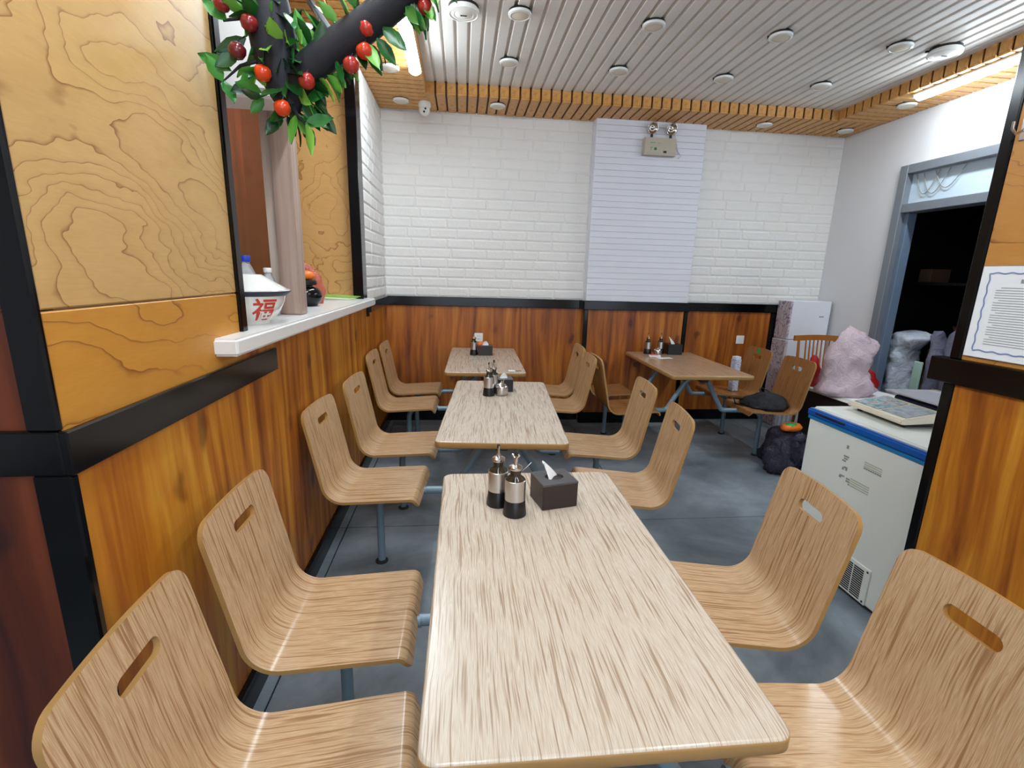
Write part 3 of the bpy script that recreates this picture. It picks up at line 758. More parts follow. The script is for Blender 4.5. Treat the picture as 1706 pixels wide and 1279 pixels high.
names = {
 (0, -1, -1): 'pale oak bentwood chair at the bottom left corner, nearest the camera beside the left wall',
 (0, -1, 1): 'pale oak bentwood chair on the left of the nearest table, second from the camera',
 (0, 1, -1): 'pale oak bentwood chair at the bottom right corner with a lamp glare on its seat',
 (0, 1, 1): 'pale oak bentwood chair right of the nearest table, in front of the white freezer',
 (1, -1, -1): 'oak bentwood chair left of the middle table, its nearer left chair, above the grey leg',
 (1, -1, 1): 'oak bentwood chair left of the middle table, the farther of its two left chairs',
 (1, 1, -1): 'oak bentwood chair right of the middle table, just beyond the nearest table',
 (1, 1, 1): 'oak bentwood chair right of the middle table, the farther of its two right chairs',
 (2, -1, -1): 'oak bentwood chair left of the far table, the nearer one by the left wall',
 (2, -1, 1): 'oak bentwood chair left of the far table, in the back left corner',
 (2, 1, -1): 'oak bentwood chair right of the far table, the nearer of the two',
 (2, 1, 1): 'oak bentwood chair right of the far table, touching the back wall panel',
 (3, -1, -1): 'browner bentwood chair left of the lone right table, seen edge-on',
 (3, -1, 1): 'browner bentwood chair left of the lone right table, deepest by the back wall',
 (3, 1, -1): 'browner bentwood chair right of the lone table with a black bag on its seat',
 (3, 1, 1): 'browner bentwood chair right of the lone table with a green sticker on its back'}
chairs = {}
for ui, U in enumerate(units):
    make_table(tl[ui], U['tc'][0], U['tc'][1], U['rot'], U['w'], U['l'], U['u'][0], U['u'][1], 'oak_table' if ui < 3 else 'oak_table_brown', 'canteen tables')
    for sd in (-1, 1):
        for dy in (-1, 1):
            ddy = U['dy'] * dy
            if ui == 2 and sd == 1: ddy += -.02 + .02
            ang = U['rot']
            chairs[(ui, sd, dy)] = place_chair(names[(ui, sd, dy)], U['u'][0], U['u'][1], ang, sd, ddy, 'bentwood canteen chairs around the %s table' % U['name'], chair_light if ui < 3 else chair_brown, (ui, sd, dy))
# green sticker on the backrest of chair (3,1,1)
st = lathe('sticker', [(0, .0), (.026, 0), (.026, .0015), (0, .0015)], 'green_print', chairs[(3, 1, 1)], 16)
nn = Vector((-dirb.z, 0, dirb.x)); ppos = split + dirb * (.29) + nn * .0005
st.matrix_local = Matrix.Translation(ppos) @ nn.to_track_quat('Z', 'Y').to_matrix().to_4x4(); st['label'] = 'round green and white sticker'

# ================================================================== TABLE OBJECTS
def make_bottle(sp):
    t = thing('sauce_bottle', 'x', 'bottle')
    lathe('base', [(0, 0), (.036, 0), (.0365, .004), (.031, .050), (.030, .052), (0, .052)], 'black_plastic', t)
    lathe('steel_sleeve', [(.030, .050), (.0318, .050), (.0318, .113), (.030, .1145)], 'brushed', t)
    lathe('glass_neck', [(.030, .1135), (.026, .120), (.017, .127), (.0155, .131), (.0165, .134), (.0155, .137), (.0165, .140), (.0158, .148), (0, .148)], 'dark_glass', t)
    lathe('sauce', [(0, .113), (.025, .113), (.022, .119), (.013, .127), (.0125, .143), (0, .143)], 'sauce', t, 16)
    lathe('cap', [(0, .147), (.0205, .147), (.0215, .150), (.0205, .156), (.014, .160), (.007, .1615), (.0065, .168), (0, .168)], 'chrome', t)
    if sp == 0:
        tube('spout', [(0, 0, .165), (0, 0, .188), (.002, -.002, .197)], [.0045, .0035, .003], 'chrome', t, 8)
        box('spout_flap', (-.006, -.003, .188), (.004, .003, .201), 'black_plastic', t, .001)
    else:
        tube('spout', [(0, 0, .165), (0, 0, .181), (.008, -.006, .193)], [.007, .006, .0045], 'chrome', t, 8)
        tube('handle', [(-.004, .0, .182), (-.010, .004, .190), (-.012, .006, .194)], [.004, .004, .003], 'chrome', t, 8)
        box('spout_flap', (-.004, -.004, .190), (.006, .004, .203), 'black_plastic', t, .001)
        tube('lid_chain', [(.02, 0, .140), (.034, .006, .150), (.048, .01, .163)], .0012, 'chrome', t, 6)
    return t
protoA, protoB = make_bottle(0), make_bottle(1)
def put(proto, x, y, z, label, group, rz=0):
    c = proto if proto not in used else copy_tree(proto)
    used.add(proto); c.location = (x, y, z); c.rotation_euler = (0, 0, rz); tag(c, label, None, group); return c
TT = .7503
g = 'sauce bottles on the tables'
put(protoA, .118, 1.405, TT, 'black-based steel sauce bottle on the nearest table, the one behind and left', g)
put(protoB, .165, 1.337, TT, 'black-based steel sauce bottle on the nearest table, in front of its twin', g)
put(protoA, .166, 2.80, TT, 'steel sauce bottle on the middle table, left of the steel pot', g, .4)
put(protoB, .198, 2.875, TT, 'sauce bottle on the middle table, behind the other bottle', g, .2)
put(protoA, .112, 4.255, TT, 'sauce bottle on the far table of the left row, left of the tissue box', g, .8)
put(protoA, 1.795, 4.43, TT, 'leftmost sauce bottle on the lone right table', g, .5)
put(protoA, 1.93, 4.45, TT, 'sauce bottle on the lone right table behind the steel pot, beside the black box', g, .1)
def tissue_box(label, x, y, rz, s=1, mat='tissue_box', top='box_top', orange=False, curl=0):
    t = thing('tissue_box', label, 'tissue box', (x, y, TT), rz, 'tissue boxes on the tables'); w, d, h = .060 * s, .055 * s, .085 * s
    box('body', (-w, -d, 0), (w, d, h - .004), mat, t, .002)
    # lid with oval slot
    bm = bmesh.new(); n = 24
    O, I = [], []
    for k in range(n):
        a = 2 * pi * k / n; c, s_ = cos(a), sin(a); m = max(abs(c), abs(s_)); O.append((c / m * w, s_ / m * d)); I.append((c * w * .52, s_ * d * .42))
    vo = [bm.verts.new((x_, y_, h)) for x_, y_ in O]; vi = [bm.verts.new((x_, y_, h)) for x_, y_ in I]; vb_ = [bm.verts.new((x_, y_, h - .0045)) for x_, y_ in O]; vi2 = [bm.verts.new((x_, y_, h - .0038)) for x_, y_ in I]
    for k in range(n):
        k2 = (k + 1) % n
        bm.faces.new((vo[k], vo[k2], vi[k2], vi[k])); bm.faces.new((vb_[k], vb_[k2], vo[k2], vo[k])); bm.faces.new((vi[k], vi[k2], vi2[k2], vi2[k]))
    bmesh.ops.recalc_face_normals(bm, faces=bm.faces); new_obj('lid', finish(bm, 'lid'), top, t)
    # tissue: a pulled-up curling sheet
    bm = bmesh.new(); G = []
    for i in range(9):
        f = i / 8; row = []
        for j in range(5):
            q = (j - 2) / 2; wd_ = (.034 * (1 - f) ** .8 + .003) * s
            if curl == 0: p = (-.002 - .040 * f ** 1.2 * s + .022 * q * (1 - f) ** .8 * s, q * wd_ * .45 + .004 * sin(3 * q), h - .012 + (.064 * f * s) + .006 * q * q)
            else: p = (q * .036 * s * (1 - .35 * f), -.004 + .008 * sin(f * 2.5), h - .012 + .042 * s * f * (1 - .55 * q * q) + .010 * q * f)
            row.append(bm.verts.new(p))
        G.append(row)
    for i in range(8):
        for j in range(4): bm.faces.new((G[i][j], G[i][j + 1], G[i + 1][j + 1], G[i + 1][j]))
    sh = new_obj('tissue', finish(bm, 'tissue', True), 'tissue', t)
    md = sh.modifiers.new('thick', 'SOLIDIFY'); md.thickness = .0015
    if orange: boxes('orange_wrap', [((-w - .004, -d * .2, h - .03), (-w + .03, d + .002, h + .014)), ((-w + .01, d * .1, h - .006), (w * .3, d + .002, h + .02))], 'orange', t, .003)
    return t
tissue_box('dark brown square tissue box with a curled white tissue on the nearest table', .300, 1.415, radians(13))
tissue_box('grey square tissue box behind the steel pot on the middle table', .262, 2.93, radians(4), .95, 'black_plastic', 'box_top', False, 1)
tissue_box('dark tissue box with orange wrapper and white tissue on the far table', .213, 4.275, radians(2), 1.05, 'tissue_box', 'box_top', True, 1)
tissue_box('black tissue box on the lone right table, nearest the wall divider', 2.055, 4.44, radians(-4), 1.15, 'black_plastic', 'black_plastic', False, 0)
def pot(label, x, y, s=1):
    t = thing('steel_pot', label, 'pot', (x, y, TT), 0, 'steel condiment pots')
    lathe('pot_body', [(0, 0), (.030 * s, 0), (.036 * s, .006), (.038 * s, .02), (.038 * s, .044 * s), (.036 * s, .05 * s), (0, .05 * s)], 'brushed', t)
    lathe('pot_lid', [(.0375 * s, .049 * s), (.036 * s, .054 * s), (.024 * s, .064 * s), (.008, .071 * s), (.004, .074 * s), (.006, .082 * s), (0, .085 * s)], 'chrome', t)
    tube('spoon', [(.01, .004, .066 * s), (.013, .006, .085 * s), (.016, .004, .094 * s)], .0018, 'chrome', t, 6)
pot('round steel condiment pot with lid on the middle table, right of the bottles', .243, 2.81, 1.05)
pot('small steel condiment pot on the lone right table, in front of the bottles', 1.868, 4.36, .95)
t = thing('card_box', 'small red and white box lying on the lone right table', 'box', (1.805, 4.27, TT), radians(-8))
box('carton', (-.05, -.03, 0), (.05, .03, .014), 'paper', t, .001); box('red_top', (-.048, -.028, .0142), (.03, .026, .0175), 'pink_print', t, .001)
t = thing('leaflet', 'pale leaflet lying beside the red and white box on the lone right table', 'leaflet', (1.875, 4.19, TT), radians(10))
box('sheet', (-.08, -.035, 0), (.06, .035, .0015), 'paper', t); boxes('green_stripe', [((-.02, .01, .0016), (.05, .022, .0022))], 'green_print', t)
t = thing('table_label', 'small printed label stuck to the near right corner of the far table', 'label', (.405, 3.545, TT), radians(-2))
box('label_sheet', (-.048, -.024, 0), (.0, .024, .0012), 'paper', t); boxes('printed_marks', [((.012 + i * .014, -.016 + (i % 2) * .006, 0), (.021 + i * .014, .014, .001)) for i in range(3)], 'bag_maroon', t)

# ================================================================== FREEZER
FX, FY0, FY1, FZ = 1.85, 1.60, 2.275, .83
t = thing('chest_freezer', 'small white chest freezer with blue lid trim beside the right partition', 'freezer', (FX, FY0, 0))
def fb(nm, y0, z0, y1, z1, d, mat, bev=0, x=0): return box(nm, (x - d, y0 - FY0, z0), (x, y1 - FY0, z1), mat, t, bev)
box('body', (0, 0, .02), (.62, FY1 - FY0, .775), 'freezer_white', t, .012, 3)
box('lid_trim', (-.012, -.006, .782), (.63, FY1 - FY0 + .006, .822), 'freezer_blue', t, .008, 3)
box('lower_band', (-.006, -.002, .765), (.625, FY1 - FY0 + .002, .786), 'freezer_blue_light', t, .004)
box('lid', (.012, .01, .815), (.61, FY1 - FY0 - .01, .832), 'freezer_white', t, .006, 2)
box('handle_recess', (-.0145, .42, .798), (-.008, .62, .812), 'navy', t, .003)
for cx in (.06, .56):
    for cy in (.06, .61): lathe('foot', [(0, 0), (.02, 0), (.02, .022), (0, .022)], 'black_plastic', t, 12).location = (cx, cy, 0)
box('grille_frame', (-.006, .135, .025), (0, .655, .205), 'freezer_white', t, .003)
for k in range(14):
    z = .038 + k * .0108
    for a, b in ((.167, .222), (.229, .296), (.303, .375)):
        box('grille_slot', (-.0075, a, z), (-.0055, b, z + .0062), 'dark_slot', t)
for y, z in ((.148, .19), (.148, .04)): lathe('screw', [(0, 0), (.005, 0), (.005, .002), (0, .002)], 'black_plastic', t, 8).matrix_local = Matrix.Translation((-.0065, y, z)) @ Matrix.Rotation(radians(-90), 4, 'Y')
box('energy_sticker', (-.0015, .325, .225), (0, .40, .30), 'blue_grey', t)
boxes('model_print', [((-.0012, .243 + k * .012, .278 + (k % 2) * .003), (0, .252 + k * .012, .292)) for k in range(6)], 'grey_print', t)
bm = bmesh.new(); vs = [bm.verts.new((x, y, z)) for x in (-.0015, 0) for y, z in ((.264, .218), (.312, .218), (.288, .258))]
bm.faces.new(vs[:3]); bm.faces.new(vs[3:]); [bm.faces.new((vs[i], vs[(i + 1) % 3], vs[3 + (i + 1) % 3], vs[3 + i])) for i in range(3)]
bmesh.ops.recalc_face_normals(bm, faces=bm.faces); new_obj('warning_triangle', finish(bm, 'warning_triangle'), 'yellow', t)
boxes('warning_mark', [((-.0022, .285, .224), (-.0014, .292, .242)), ((-.0022, .280, .236), (-.0014, .296, .240))], 'dark_slot', t)
boxes('worn_marks', [((-.0012, .385, .695), (0, .398, .712)), ((-.0012, .374, .652), (0, .405, .660)), ((-.0012, .380, .640), (0, .402, .648)), ((-.0012, .388, .628), (0, .410, .636)),
    ((-.0012, .372, .598), (0, .392, .606)), ((-.0012, .372, .588), (0, .382, .598)), ((-.0012, .392, .586), (0, .402, .600)), ((-.0012, .380, .553), (0, .408, .560)), ((-.0012, .398, .543), (0, .412, .553))], 'grey_print', t)
boxes('label_print', [((-.0008, .19, .668 - k * .010), (0, .285, .674 - k * .010)) for k in range(4)], 'pale_print', t); boxes('label_print', [((-.0012, .235, .560 - k * .011), (0, .345, .566 - k * .011)) for k in range(4)], 'pale_print', t)
boxes('label_characters', [((-.0016, .345 + (k % 3) * .008, .55 - (k // 3) * .012), (-.0009, .351 + (k % 3) * .008, .558 - (k // 3) * .012)) for k in range(7)] + [((-.0016, .19 + k * .012, .640), (-.0009, .198 + k * .012, .646)) for k in range(8)], 'grey_print', t)
# electronic scale on the freezer
t = thing('electronic_scale', 'white price-computing scale with steel tray standing on the freezer', 'scale', (2.16, 2.04, FZ + .0025), radians(-4))
box('base', (-.13, -.16, .008), (.20, .15, .035), 'black_plastic', t, .006)
bm = bmesh.new()
pr_ = [(-.17, .022), (-.165, .040), (.03, .075), (.05, .070), (.05, .03), (-.15, .016)]
A = [bm.verts.new((x, -.175, z)) for x, z in pr_]; B = [bm.verts.new((x, .165, z)) for x, z in pr_]
for k in range(len(pr_)): bm.faces.new((A[k], A[(k + 1) % 6], B[(k + 1) % 6], B[k]))
bm.faces.new(A); bm.faces.new(B); bmesh.ops.recalc_face_normals(bm, faces=bm.faces)
bmesh.ops.bevel(bm, geom=bm.edges[:], offset=.005, segments=2, affect='EDGES')
new_obj('control_panel', finish(bm, 'control_panel'), 'cream', t)
tilt = Matrix.Translation((-.0675, 0, .0585)) @ Matrix.Rotation(-atan2(.035, .195), 4, 'Y')
box('display', (-.075, -.005, 0), (.075, .150, .0025), 'screen_a', t, 0, 1, tilt); box('keypad', (-.070, -.160, 0), (.075, -.020, .0025), 'screen_b', t, 0, 1, tilt)
box('rear_housing', (.06, -.15, .02), (.24, .15, .085), 'navy', t, .008)
box('tray', (.03, -.165, .098), (.30, .18, .106), 'tray_steel', t, .003, 2); box('tray_rim', (.28, -.165, .104), (.30, .18, .114), 'chrome', t, .002)
for sx in (.09, .2): box('tray_post', (sx, -.02, .083), (sx + .02, .02, .099), 'black_plastic', t)
for x in (-.12, .18):
    for y in (-.14, .13): lathe('foot', [(0, 0), (.012, 0), (.012, .009), (0, .009)], 'black_plastic', t, 10).location = (x, y, 0)

# ================================================================== SERVING HATCH OBJECTS
SZ = 1.2605
t = thing('enamel_bowl', 'white enamel bowl with a red 福 character on the ledge, left end', 'bowl', (-.81, 1.925, SZ))
bp = [(0, 0), (.078, 0), (.080, .008), (.098, .022), (.118, .048), (.133, .080), (.139, .108), (.156, .122), (.155, .126), (.136, .113)]
lathe('bowl_body', bp, 'enamel', t, 40)
lathe('rim_line', [(.139, .107), (.157, .1215), (.1575, .1185), (.140, .1035)], 'navy', t, 40)
tl_ = lathe('bowl_lid', [(.146, .126), (.138, .133), (.066, .176), (.060, .180), (0, .182)], 'enamel', t, 32)
tl_['label'] = 'white enamel lid with a flat top'
c = bpy.data.curves.new('glyph', 'FONT'); c.body = '福'; c.size = .1; c.offset = .0016; c.extrude = 0.0
go = bpy.data.objects.new('glyph_src', c); COL.objects.link(go); bpy.context.view_layer.update()
gm = bpy.data.meshes.new_from_object(go.evaluated_get(bpy.context.evaluated_depsgraph_get())); bpy.data.objects.remove(go)
bm = bmesh.new(); bm.from_mesh(gm); bmesh.ops.triangulate(bm, faces=bm.faces)
bmesh.ops.subdivide_edges(bm, edges=[e for e in bm.edges if e.calc_length() > .012], cuts=2)
xs_ = [v.co.x for v in bm.verts]; ys_ = [v.co.y for v in bm.verts]; mx, my = (min(xs_) + max(xs_)) / 2, min(ys_)
sc_ = .082 / (max(ys_) - my); a0 = radians(-40)
def rad_at(z):
    for (r0, z0), (r1, z1) in zip(bp[1:8], bp[2:9]):
        if z0 <= z <= z1 and z1 > z0: return r0 + (r1 - r0) * (z - z0) / (z1 - z0)
    return .13
for v in bm.verts:
    gx, gz = (v.co.x - mx) * sc_ * 1.05, (v.co.y - my) * sc_ + .015
    rr = rad_at(gz) + .0015; a = a0 + gx / .125; v.co = Vector((rr * cos(a), rr * sin(a), gz))
new_obj('character', finish(bm, 'character'), 'red_print', t)['label'] = 'red painted 福 character'
def pet(label, x, y, r, h, cap, body='clear_pet', g='plastic bottles behind the enamel bowl'):
    t = thing('plastic_bottle', label, 'bottle', (x, y, SZ), 0, g)
    lathe('bottle_body', [(0, 0), (r * .9, 0), (r, .01), (r, h * .55), (r * .92, h * .62), (r * .5, h * .82), (r * .36, h * .87), (r * .36, h * .93), (0, h * .93)], body, t)
    lathe('bottle_cap', [(0, h * .9), (r * .42, h * .9), (r * .44, h * .91), (r * .44, h * .99), (r * .40, h), (0, h)], cap, t)
pet('clear plastic bottle with a blue cap behind the enamel bowl', -.90, 2.16, .052, .252, 'blue_cap')
pet('small clear bottle with a white cap beside the taupe post', -.84, 2.235, .040, .205, 'white_gloss', 'clear_pet')
tp = thing('hatch_post', 'x', 'post', (-.785, 2.31, 1.2605))
box('post_body', (-.02, -.04, 0), (.065, .05, 1.574), 'taupe', tp, .005, 2); box('post_strip', (-.065, -.01, 0), (-.0205, .05, 1.574), 'cream_post', tp, .003, 2); tag(tp, 'taupe square post standing on the white ledge of the hatch', 'post')
t = thing('black_jar', 'round black lidded jar on the ledge right of the taupe post', 'jar', (-.87, 2.84, SZ))
lathe('jar_body', [(0, 0), (.050, 0), (.062, .008), (.082, .035), (.086, .06), (.080, .085), (.062, .100), (.04, .106), (.038, .118), (0, .118)], 'navy', t, 32).data.materials[0] = M['black_gloss']
lathe('jar_lid', [(.0, .117), (.058, .117), (.060, .122), (.058, .140), (.05, .144), (0, .144)], 'black_plastic', t)
t2 = rings_body('orange_fruit', [((-.865, 2.84, SZ + .1445), .02, .02, 0), ((-.865, 2.84, SZ + .152), .040, .040, 0), ((-.865, 2.84, SZ + .170), .046, .046, 0), ((-.865, 2.84, SZ + .188), .034, .034, 0), ((-.865, 2.84, SZ + .195), .010, .010, 0)], 'orange', None, 16, .002); tag(t2, 'round orange object resting on the lid of the black jar', 'fruit')
t2 = rings_body('plastic_bag', [((-.93, 3.06, SZ), .09, .06, 0), ((-.93, 3.06, SZ + .08), .105, .065, 0), ((-.94, 3.05, SZ + .16), .095, .06, 0), ((-.955, 3.04, SZ + .22), .06, .04, 0), ((-.985, 3.03, SZ + .275), .02, .015, 0)], 'bag_pink_orange', None, 20, .018, 3); tag(t2, 'orange-pink plastic bag standing behind the black jar in the hatch', 'bag')
t = thing('scallion_bunch', 'bunch of green scallions lying on the far end of the ledge', 'vegetable', (0, 0, 0))
for i in range(9):
    y = 3.42 + i * .018; x = -1.10 + random.uniform(-.03, .03); z = SZ + .008 + (i % 3) * .006
    tube('scallion_stalk', [(x, y, z), (x + .2, y + random.uniform(-.02, .02), z + .006), (x + .33, y + random.uniform(-.02, .02), z), (-.72 + random.uniform(-.04, .02), y + random.uniform(-.02, .03), z)], [.007, .006, .005, .003], 'scallion' if i % 3 else 'scallion_white', t, 6)
# hanging white cabinet / water heater above
t = thing('wall_heater', 'white rounded appliance hanging in the hatch above the bowl', 'appliance', (-.83, 2.12, 2.08))
box('casing', (-.115, -.07, .012), (.155, .10, .76), 'white_gloss', t, .02, 3)
box('bottom_cover', (-.11, -.065, 0), (.15, .095, .02), 'ceil_white', t, .008); box('front_seam', (-.095, -.0725, .03), (-.090, -.069, .70), 'grey_print', t)
box('bracket', (-.47, .0, .3), (-.115, .06, .36), 'white_gloss', t)
pp = tube('exhaust_pipe', [(-.80, 3.0, 2.835), (-.775, 3.0, 2.80), (-.70, 3.0, 2.70), (-.69, 3.05, 2.66), (-.78, 3.2, 2.60), (-1.27, 3.3, 2.58)], .018, 'alu', None, 12); tag(pp, 'thin silver pipe under the kitchen ceiling behind the fruit branch', 'pipe')

# fruit branch hanging at the upper left
t = thing('fruit_tree_branch', 'artificial branch with green leaves and red fruits hanging at the top left', 'artificial plant', (0, 0, 0))
def brc(pts, r): tube('branch', pts, r, 'bark', t, 10)
B1 = [(-.485, 1.56, 1.90), (-.47, 1.55, 1.95), (-.42, 1.54, 2.01), (-.35, 1.53, 2.06), (-.25, 1.52, 2.125), (-.14, 1.5, 2.20), (-.02, 1.48, 2.30), (.10, 1.46, 2.42)]
B2 = [(-.482, 1.56, 1.91), (-.50, 1.56, 1.98), (-.515, 1.56, 2.06), (-.53, 1.56, 2.16), (-.56, 1.57, 2.32), (-.66, 1.6, 2.6)]
brc(B1, [.022, .036, .042, .043, .042, .040, .036, .03]); brc(B2, [.035, .058, .062, .060, .05, .03])
brc([(-.50, 1.55, 2.0), (-.55, 1.54, 2.02), (-.60, 1.53, 2.0), (-.645, 1.52, 1.955)], [.01, .006, .004, .002])
brc([(-.52, 1.55, 2.1), (-.56, 1.53, 2.12), (-.63, 1.52, 2.10)], [.012, .007, .003])
brc([(-.485, 1.55, 1.93), (-.46, 1.53, 1.885), (-.435, 1.52, 1.86)], [.008, .005, .003])
def leaf_me(L, W, sd):
    bm = bmesh.new(); rows = []
    for i, (f, w) in enumerate(((0, .06), (.22, .75), (.5, 1), (.78, .62), (1, .03))):
        rows.append([bm.verts.new((sx * w * W / 2, f * L, .12 * L * abs(sx) * .5 - .18 * L * f * f)) for sx in (-1, 0, 1)])
    for a, b in zip(rows, rows[1:]):
        for j in (0, 1): bm.faces.new((a[j], a[j + 1], b[j + 1], b[j]))
    me = finish(bm, 'leaf', True); me.materials.append(M['leaf']); return me
LM = [leaf_me(.068, .034, 0), leaf_me(.058, .032, 1), leaf_me(.080, .036, 2)]
rl = random.Random(11)
def leaf(p, d, s=1):
    o = new_obj('leaf', rl.choice(LM), None, t); q = Vector(d).normalized().to_track_quat('Y', 'Z').to_matrix().to_4x4()
    o.matrix_local = Matrix.Translation(Vector(p)) @ q @ Matrix.Rotation(rl.uniform(-1.6, 1.6), 4, 'Y') @ Matrix.Scale(s, 4)
def on_path(P_, f):
    f *= len(P_) - 1; i = min(int(f), len(P_) - 2); return Vector(P_[i]).lerp(Vector(P_[i + 1]), f - i)
for k in range(95):
    p = on_path(B2, rl.uniform(0, .8)); d = Vector((rl.uniform(-1, 1), rl.uniform(-.9, .3), rl.uniform(-1, .8)))
    leaf(p + d.normalized() * .045 + Vector((rl.uniform(-.04, .05), 0, 0)), d, rl.uniform(.8, 1.2))
for k in range(105):
    f = rl.uniform(0, .95); p = on_path(B1, f); sgn = rl.choice((-1, 1)); d = Vector((sgn * -.55 + rl.uniform(-.5, .5), rl.uniform(-.5, .3), sgn * .9 + rl.uniform(-.4, .4)))
    leaf(p + d.normalized() * .042, d, rl.uniform(.8, 1.15))
for p, d in (((-.645, 1.52, 1.955), (-.3, -.2, .6)), ((-.645, 1.52, 1.955), (.5, -.3, -.7)), ((-.62, 1.52, 1.98), (-.8, -.1, .4)), ((-.435, 1.52, 1.86), (.8, -.1, .25)), ((-.44, 1.52, 1.865), (.3, -.1, -.9)), ((-.46, 1.53, 1.885), (-.3, -.1, -.8)), ((-.45, 1.53, 1.88), (.9, -.1, -.2)), ((-.60, 1.52, 2.02), (-.6, -.3, -.4)), ((-.62, 1.52, 2.1), (-.5, -.2, .4)), ((-.38, 1.5, 2.03), (.1, 0, 1)), ((-.37, 1.5, 2.03), (.5, 0, .9))):
    leaf(p, d, 1.15)
fm = None
for (x, z) in ((-.62, 2.132), (-.557, 2.091), (-.593, 2.024), (-.533, 1.975), (-.42, 1.963), (-.489, 1.893), (-.258, 2.101), (-.265, 2.046), (-.301, 2.01), (-.101, 2.16), (-.079, 2.20)):
    if fm is None:
        bm = bmesh.new(); lathe_bm(bm, [(0, -.021), (.010, -.022), (.020, -.015), (.0255, 0), (.022, .014), (.012, .021), (.004, .018), (0, .016)], 16); bmesh.ops.recalc_face_normals(bm, faces=bm.faces); fm = finish(bm, 'fruit', True); fm.materials.append(M['fruit'])
    o = new_obj('fruit', fm, None, t); o.location = (x, 1.5, z); o.rotation_euler = (rl.uniform(-.5, .5), rl.uniform(-.5, .5), 0); o.scale = (.86, .86, .9)
    tube('stem', [(x, 1.5, z + .016), (x + .004, 1.505, z + .03)], .0018, 'bark', t, 5)

# certificate on the right partition
t = thing('framed_notice', 'white printed notice with wavy blue border on the right wood panel', 'notice', (1.70, 1.235, 1.39))
h2, w2 = .148, .21
box('backing', (0, -w2, -h2), (.005, w2, h2), 'alu', t); box('paper_sheet', (-.0015, -w2 + .002, -h2 + .002), (0, w2 - .002, h2 - .002), 'paper', t)
bm = bmesh.new()
def strip(a, b, n):
    pts = []
    for k in range(n + 1):
        f = k / n; y = a[0] + (b[0] - a[0]) * f; z = a[1] + (b[1] - a[1]) * f; o_ = .0018 * sin(f * n * 1.1)
        horiz = abs(b[0] - a[0]) > abs(b[1] - a[1]); dy, dz = (0, 1) if horiz else (1, 0)
        pts.append([bm.verts.new((-.0022, y + dy * (o_ + s * .0022), z + dz * (o_ + s * .0022))) for s in (-1, 1)])
    for p, q in zip(pts, pts[1:]): bm.faces.new((p[0], p[1], q[1], q[0]))
e1, e2 = w2 - .028, h2 - .024
strip((-e1, -e2), (e1, -e2), 50); strip((-e1, e2), (e1, e2), 50); strip((-e1, -e2), (-e1, e2), 36); strip((e1, -e2), (e1, e2), 36)
new_obj('blue_border', finish(bm, 'blue_border'), 'paper_blue', t)
L = [((-.0022, .07 - k * .03, .094), (-.0016, .09 - k * .03, .106)) for k in range(6)]
boxes('title', L, 'grey_print', t)
rn = random.Random(3); L = []
for k in range(24):
    z = .078 - k * .0078; y1 = .155 - (.0 if k % 5 else .014); y0 = -.155 + rn.choice((0, 0, .03, .16)); L.append(((-.0020, y0, z), (-.0016, y1, z + .0022)))
boxes('text_lines', L, 'pale_print', t).data.materials[0] = M['grey_print']
# coat hook
t = thing('coat_hook', 'small chrome hook high on the right wood panel', 'hook', (1.705, 1.425, 1.95))
box('plate', (-.004, -.012, -.04), (0, .012, .04), 'chrome', t, .002); tube('hook_arm', [(-.004, 0, -.01), (-.03, 0, -.025), (-.045, 0, -.01), (-.045, 0, .01)], .004, 'chrome', t, 8)

# ================================================================== RIGHT REAR CORNER
t = thing('white_carton', 'white carton with purple floral side, upper one in the back right corner', 'carton', (0, 0, 0), 0, 'white floral cartons in the corner')
bU = box('carton_body', (3.245, 4.475, .905), (3.675, 4.675, 1.285), 'carton', t, .004)
box('floral_side', (3.2435, 4.478, .91), (3.2455, 4.672, 1.28), 'floral', t); box('floral_edge', (3.245, 4.4735, .91), (3.262, 4.4755, 1.28), 'floral', t)
box('handle_slot', (3.56, 4.4735, 1.13), (3.61, 4.4755, 1.14), 'grey_print', t)
t = thing('white_carton', 'white carton with purple floral side, lower one under its twin in the corner', 'carton', (0, 0, 0), 0, 'white floral cartons in the corner')
box('carton_body', (3.235, 4.46, .0), (3.68, 4.675, .898), 'carton', t, .004); box('floral_side', (3.2335, 4.463, .01), (3.2355, 4.672, .893), 'floral', t); box('floral_edge', (3.235, 4.4585, .01), (3.26, 4.4605, .893), 'floral', t)
# spindle chair
t = thing('spindle_chair', 'orange wooden spindle-back chair in front of the floral cartons', 'chair', (3.37, 4.16, 0))
box('seat', (-.20, -.40, .43), (.20, 0, .46), 'wood_orange', t, .012, 2)
bm = bmesh.new(); n = 10
TR = [[bm.verts.new((-.23 + .46 * k / n, .055 + yo - .02 * sin(pi * k / n), .925 + zo + .012 * sin(pi * k / n))) for yo, zo in ((-.012, 0), (.012, 0), (.012, .05), (-.012, .05))] for k in range(n + 1)]
for A, B in zip(TR, TR[1:]):
    for k in range(4): bm.faces.new((A[k], A[(k + 1) % 4], B[(k + 1) % 4], B[k]))
bm.faces.new(TR[0]); bm.faces.new(TR[-1]); bmesh.ops.recalc_face_normals(bm, faces=bm.faces); new_obj('top_rail', finish(bm, 'top_rail'), 'wood_orange', t)
for sx in (-.185, .185): tube('back_post', [(sx, -.02, .45), (sx, .03, .75), (sx, .05, .935)], [.014, .014, .011], 'wood_orange', t, 8)
for i in range(7): x = -.11 + i * .0367; tube('spindle', [(x, -.025, .455), (x * 1.05, .02, .72), (x * 1.1, .05 - .012, .935)], [.007, .008, .006], 'wood_orange', t, 8)
for sx in (-.165, .165):
    for sy in (-.36, -.04): tube('leg', [(sx, sy, .435), (sx * 1.15, sy, .0)], [.016, .012], 'wood_orange', t, 8)
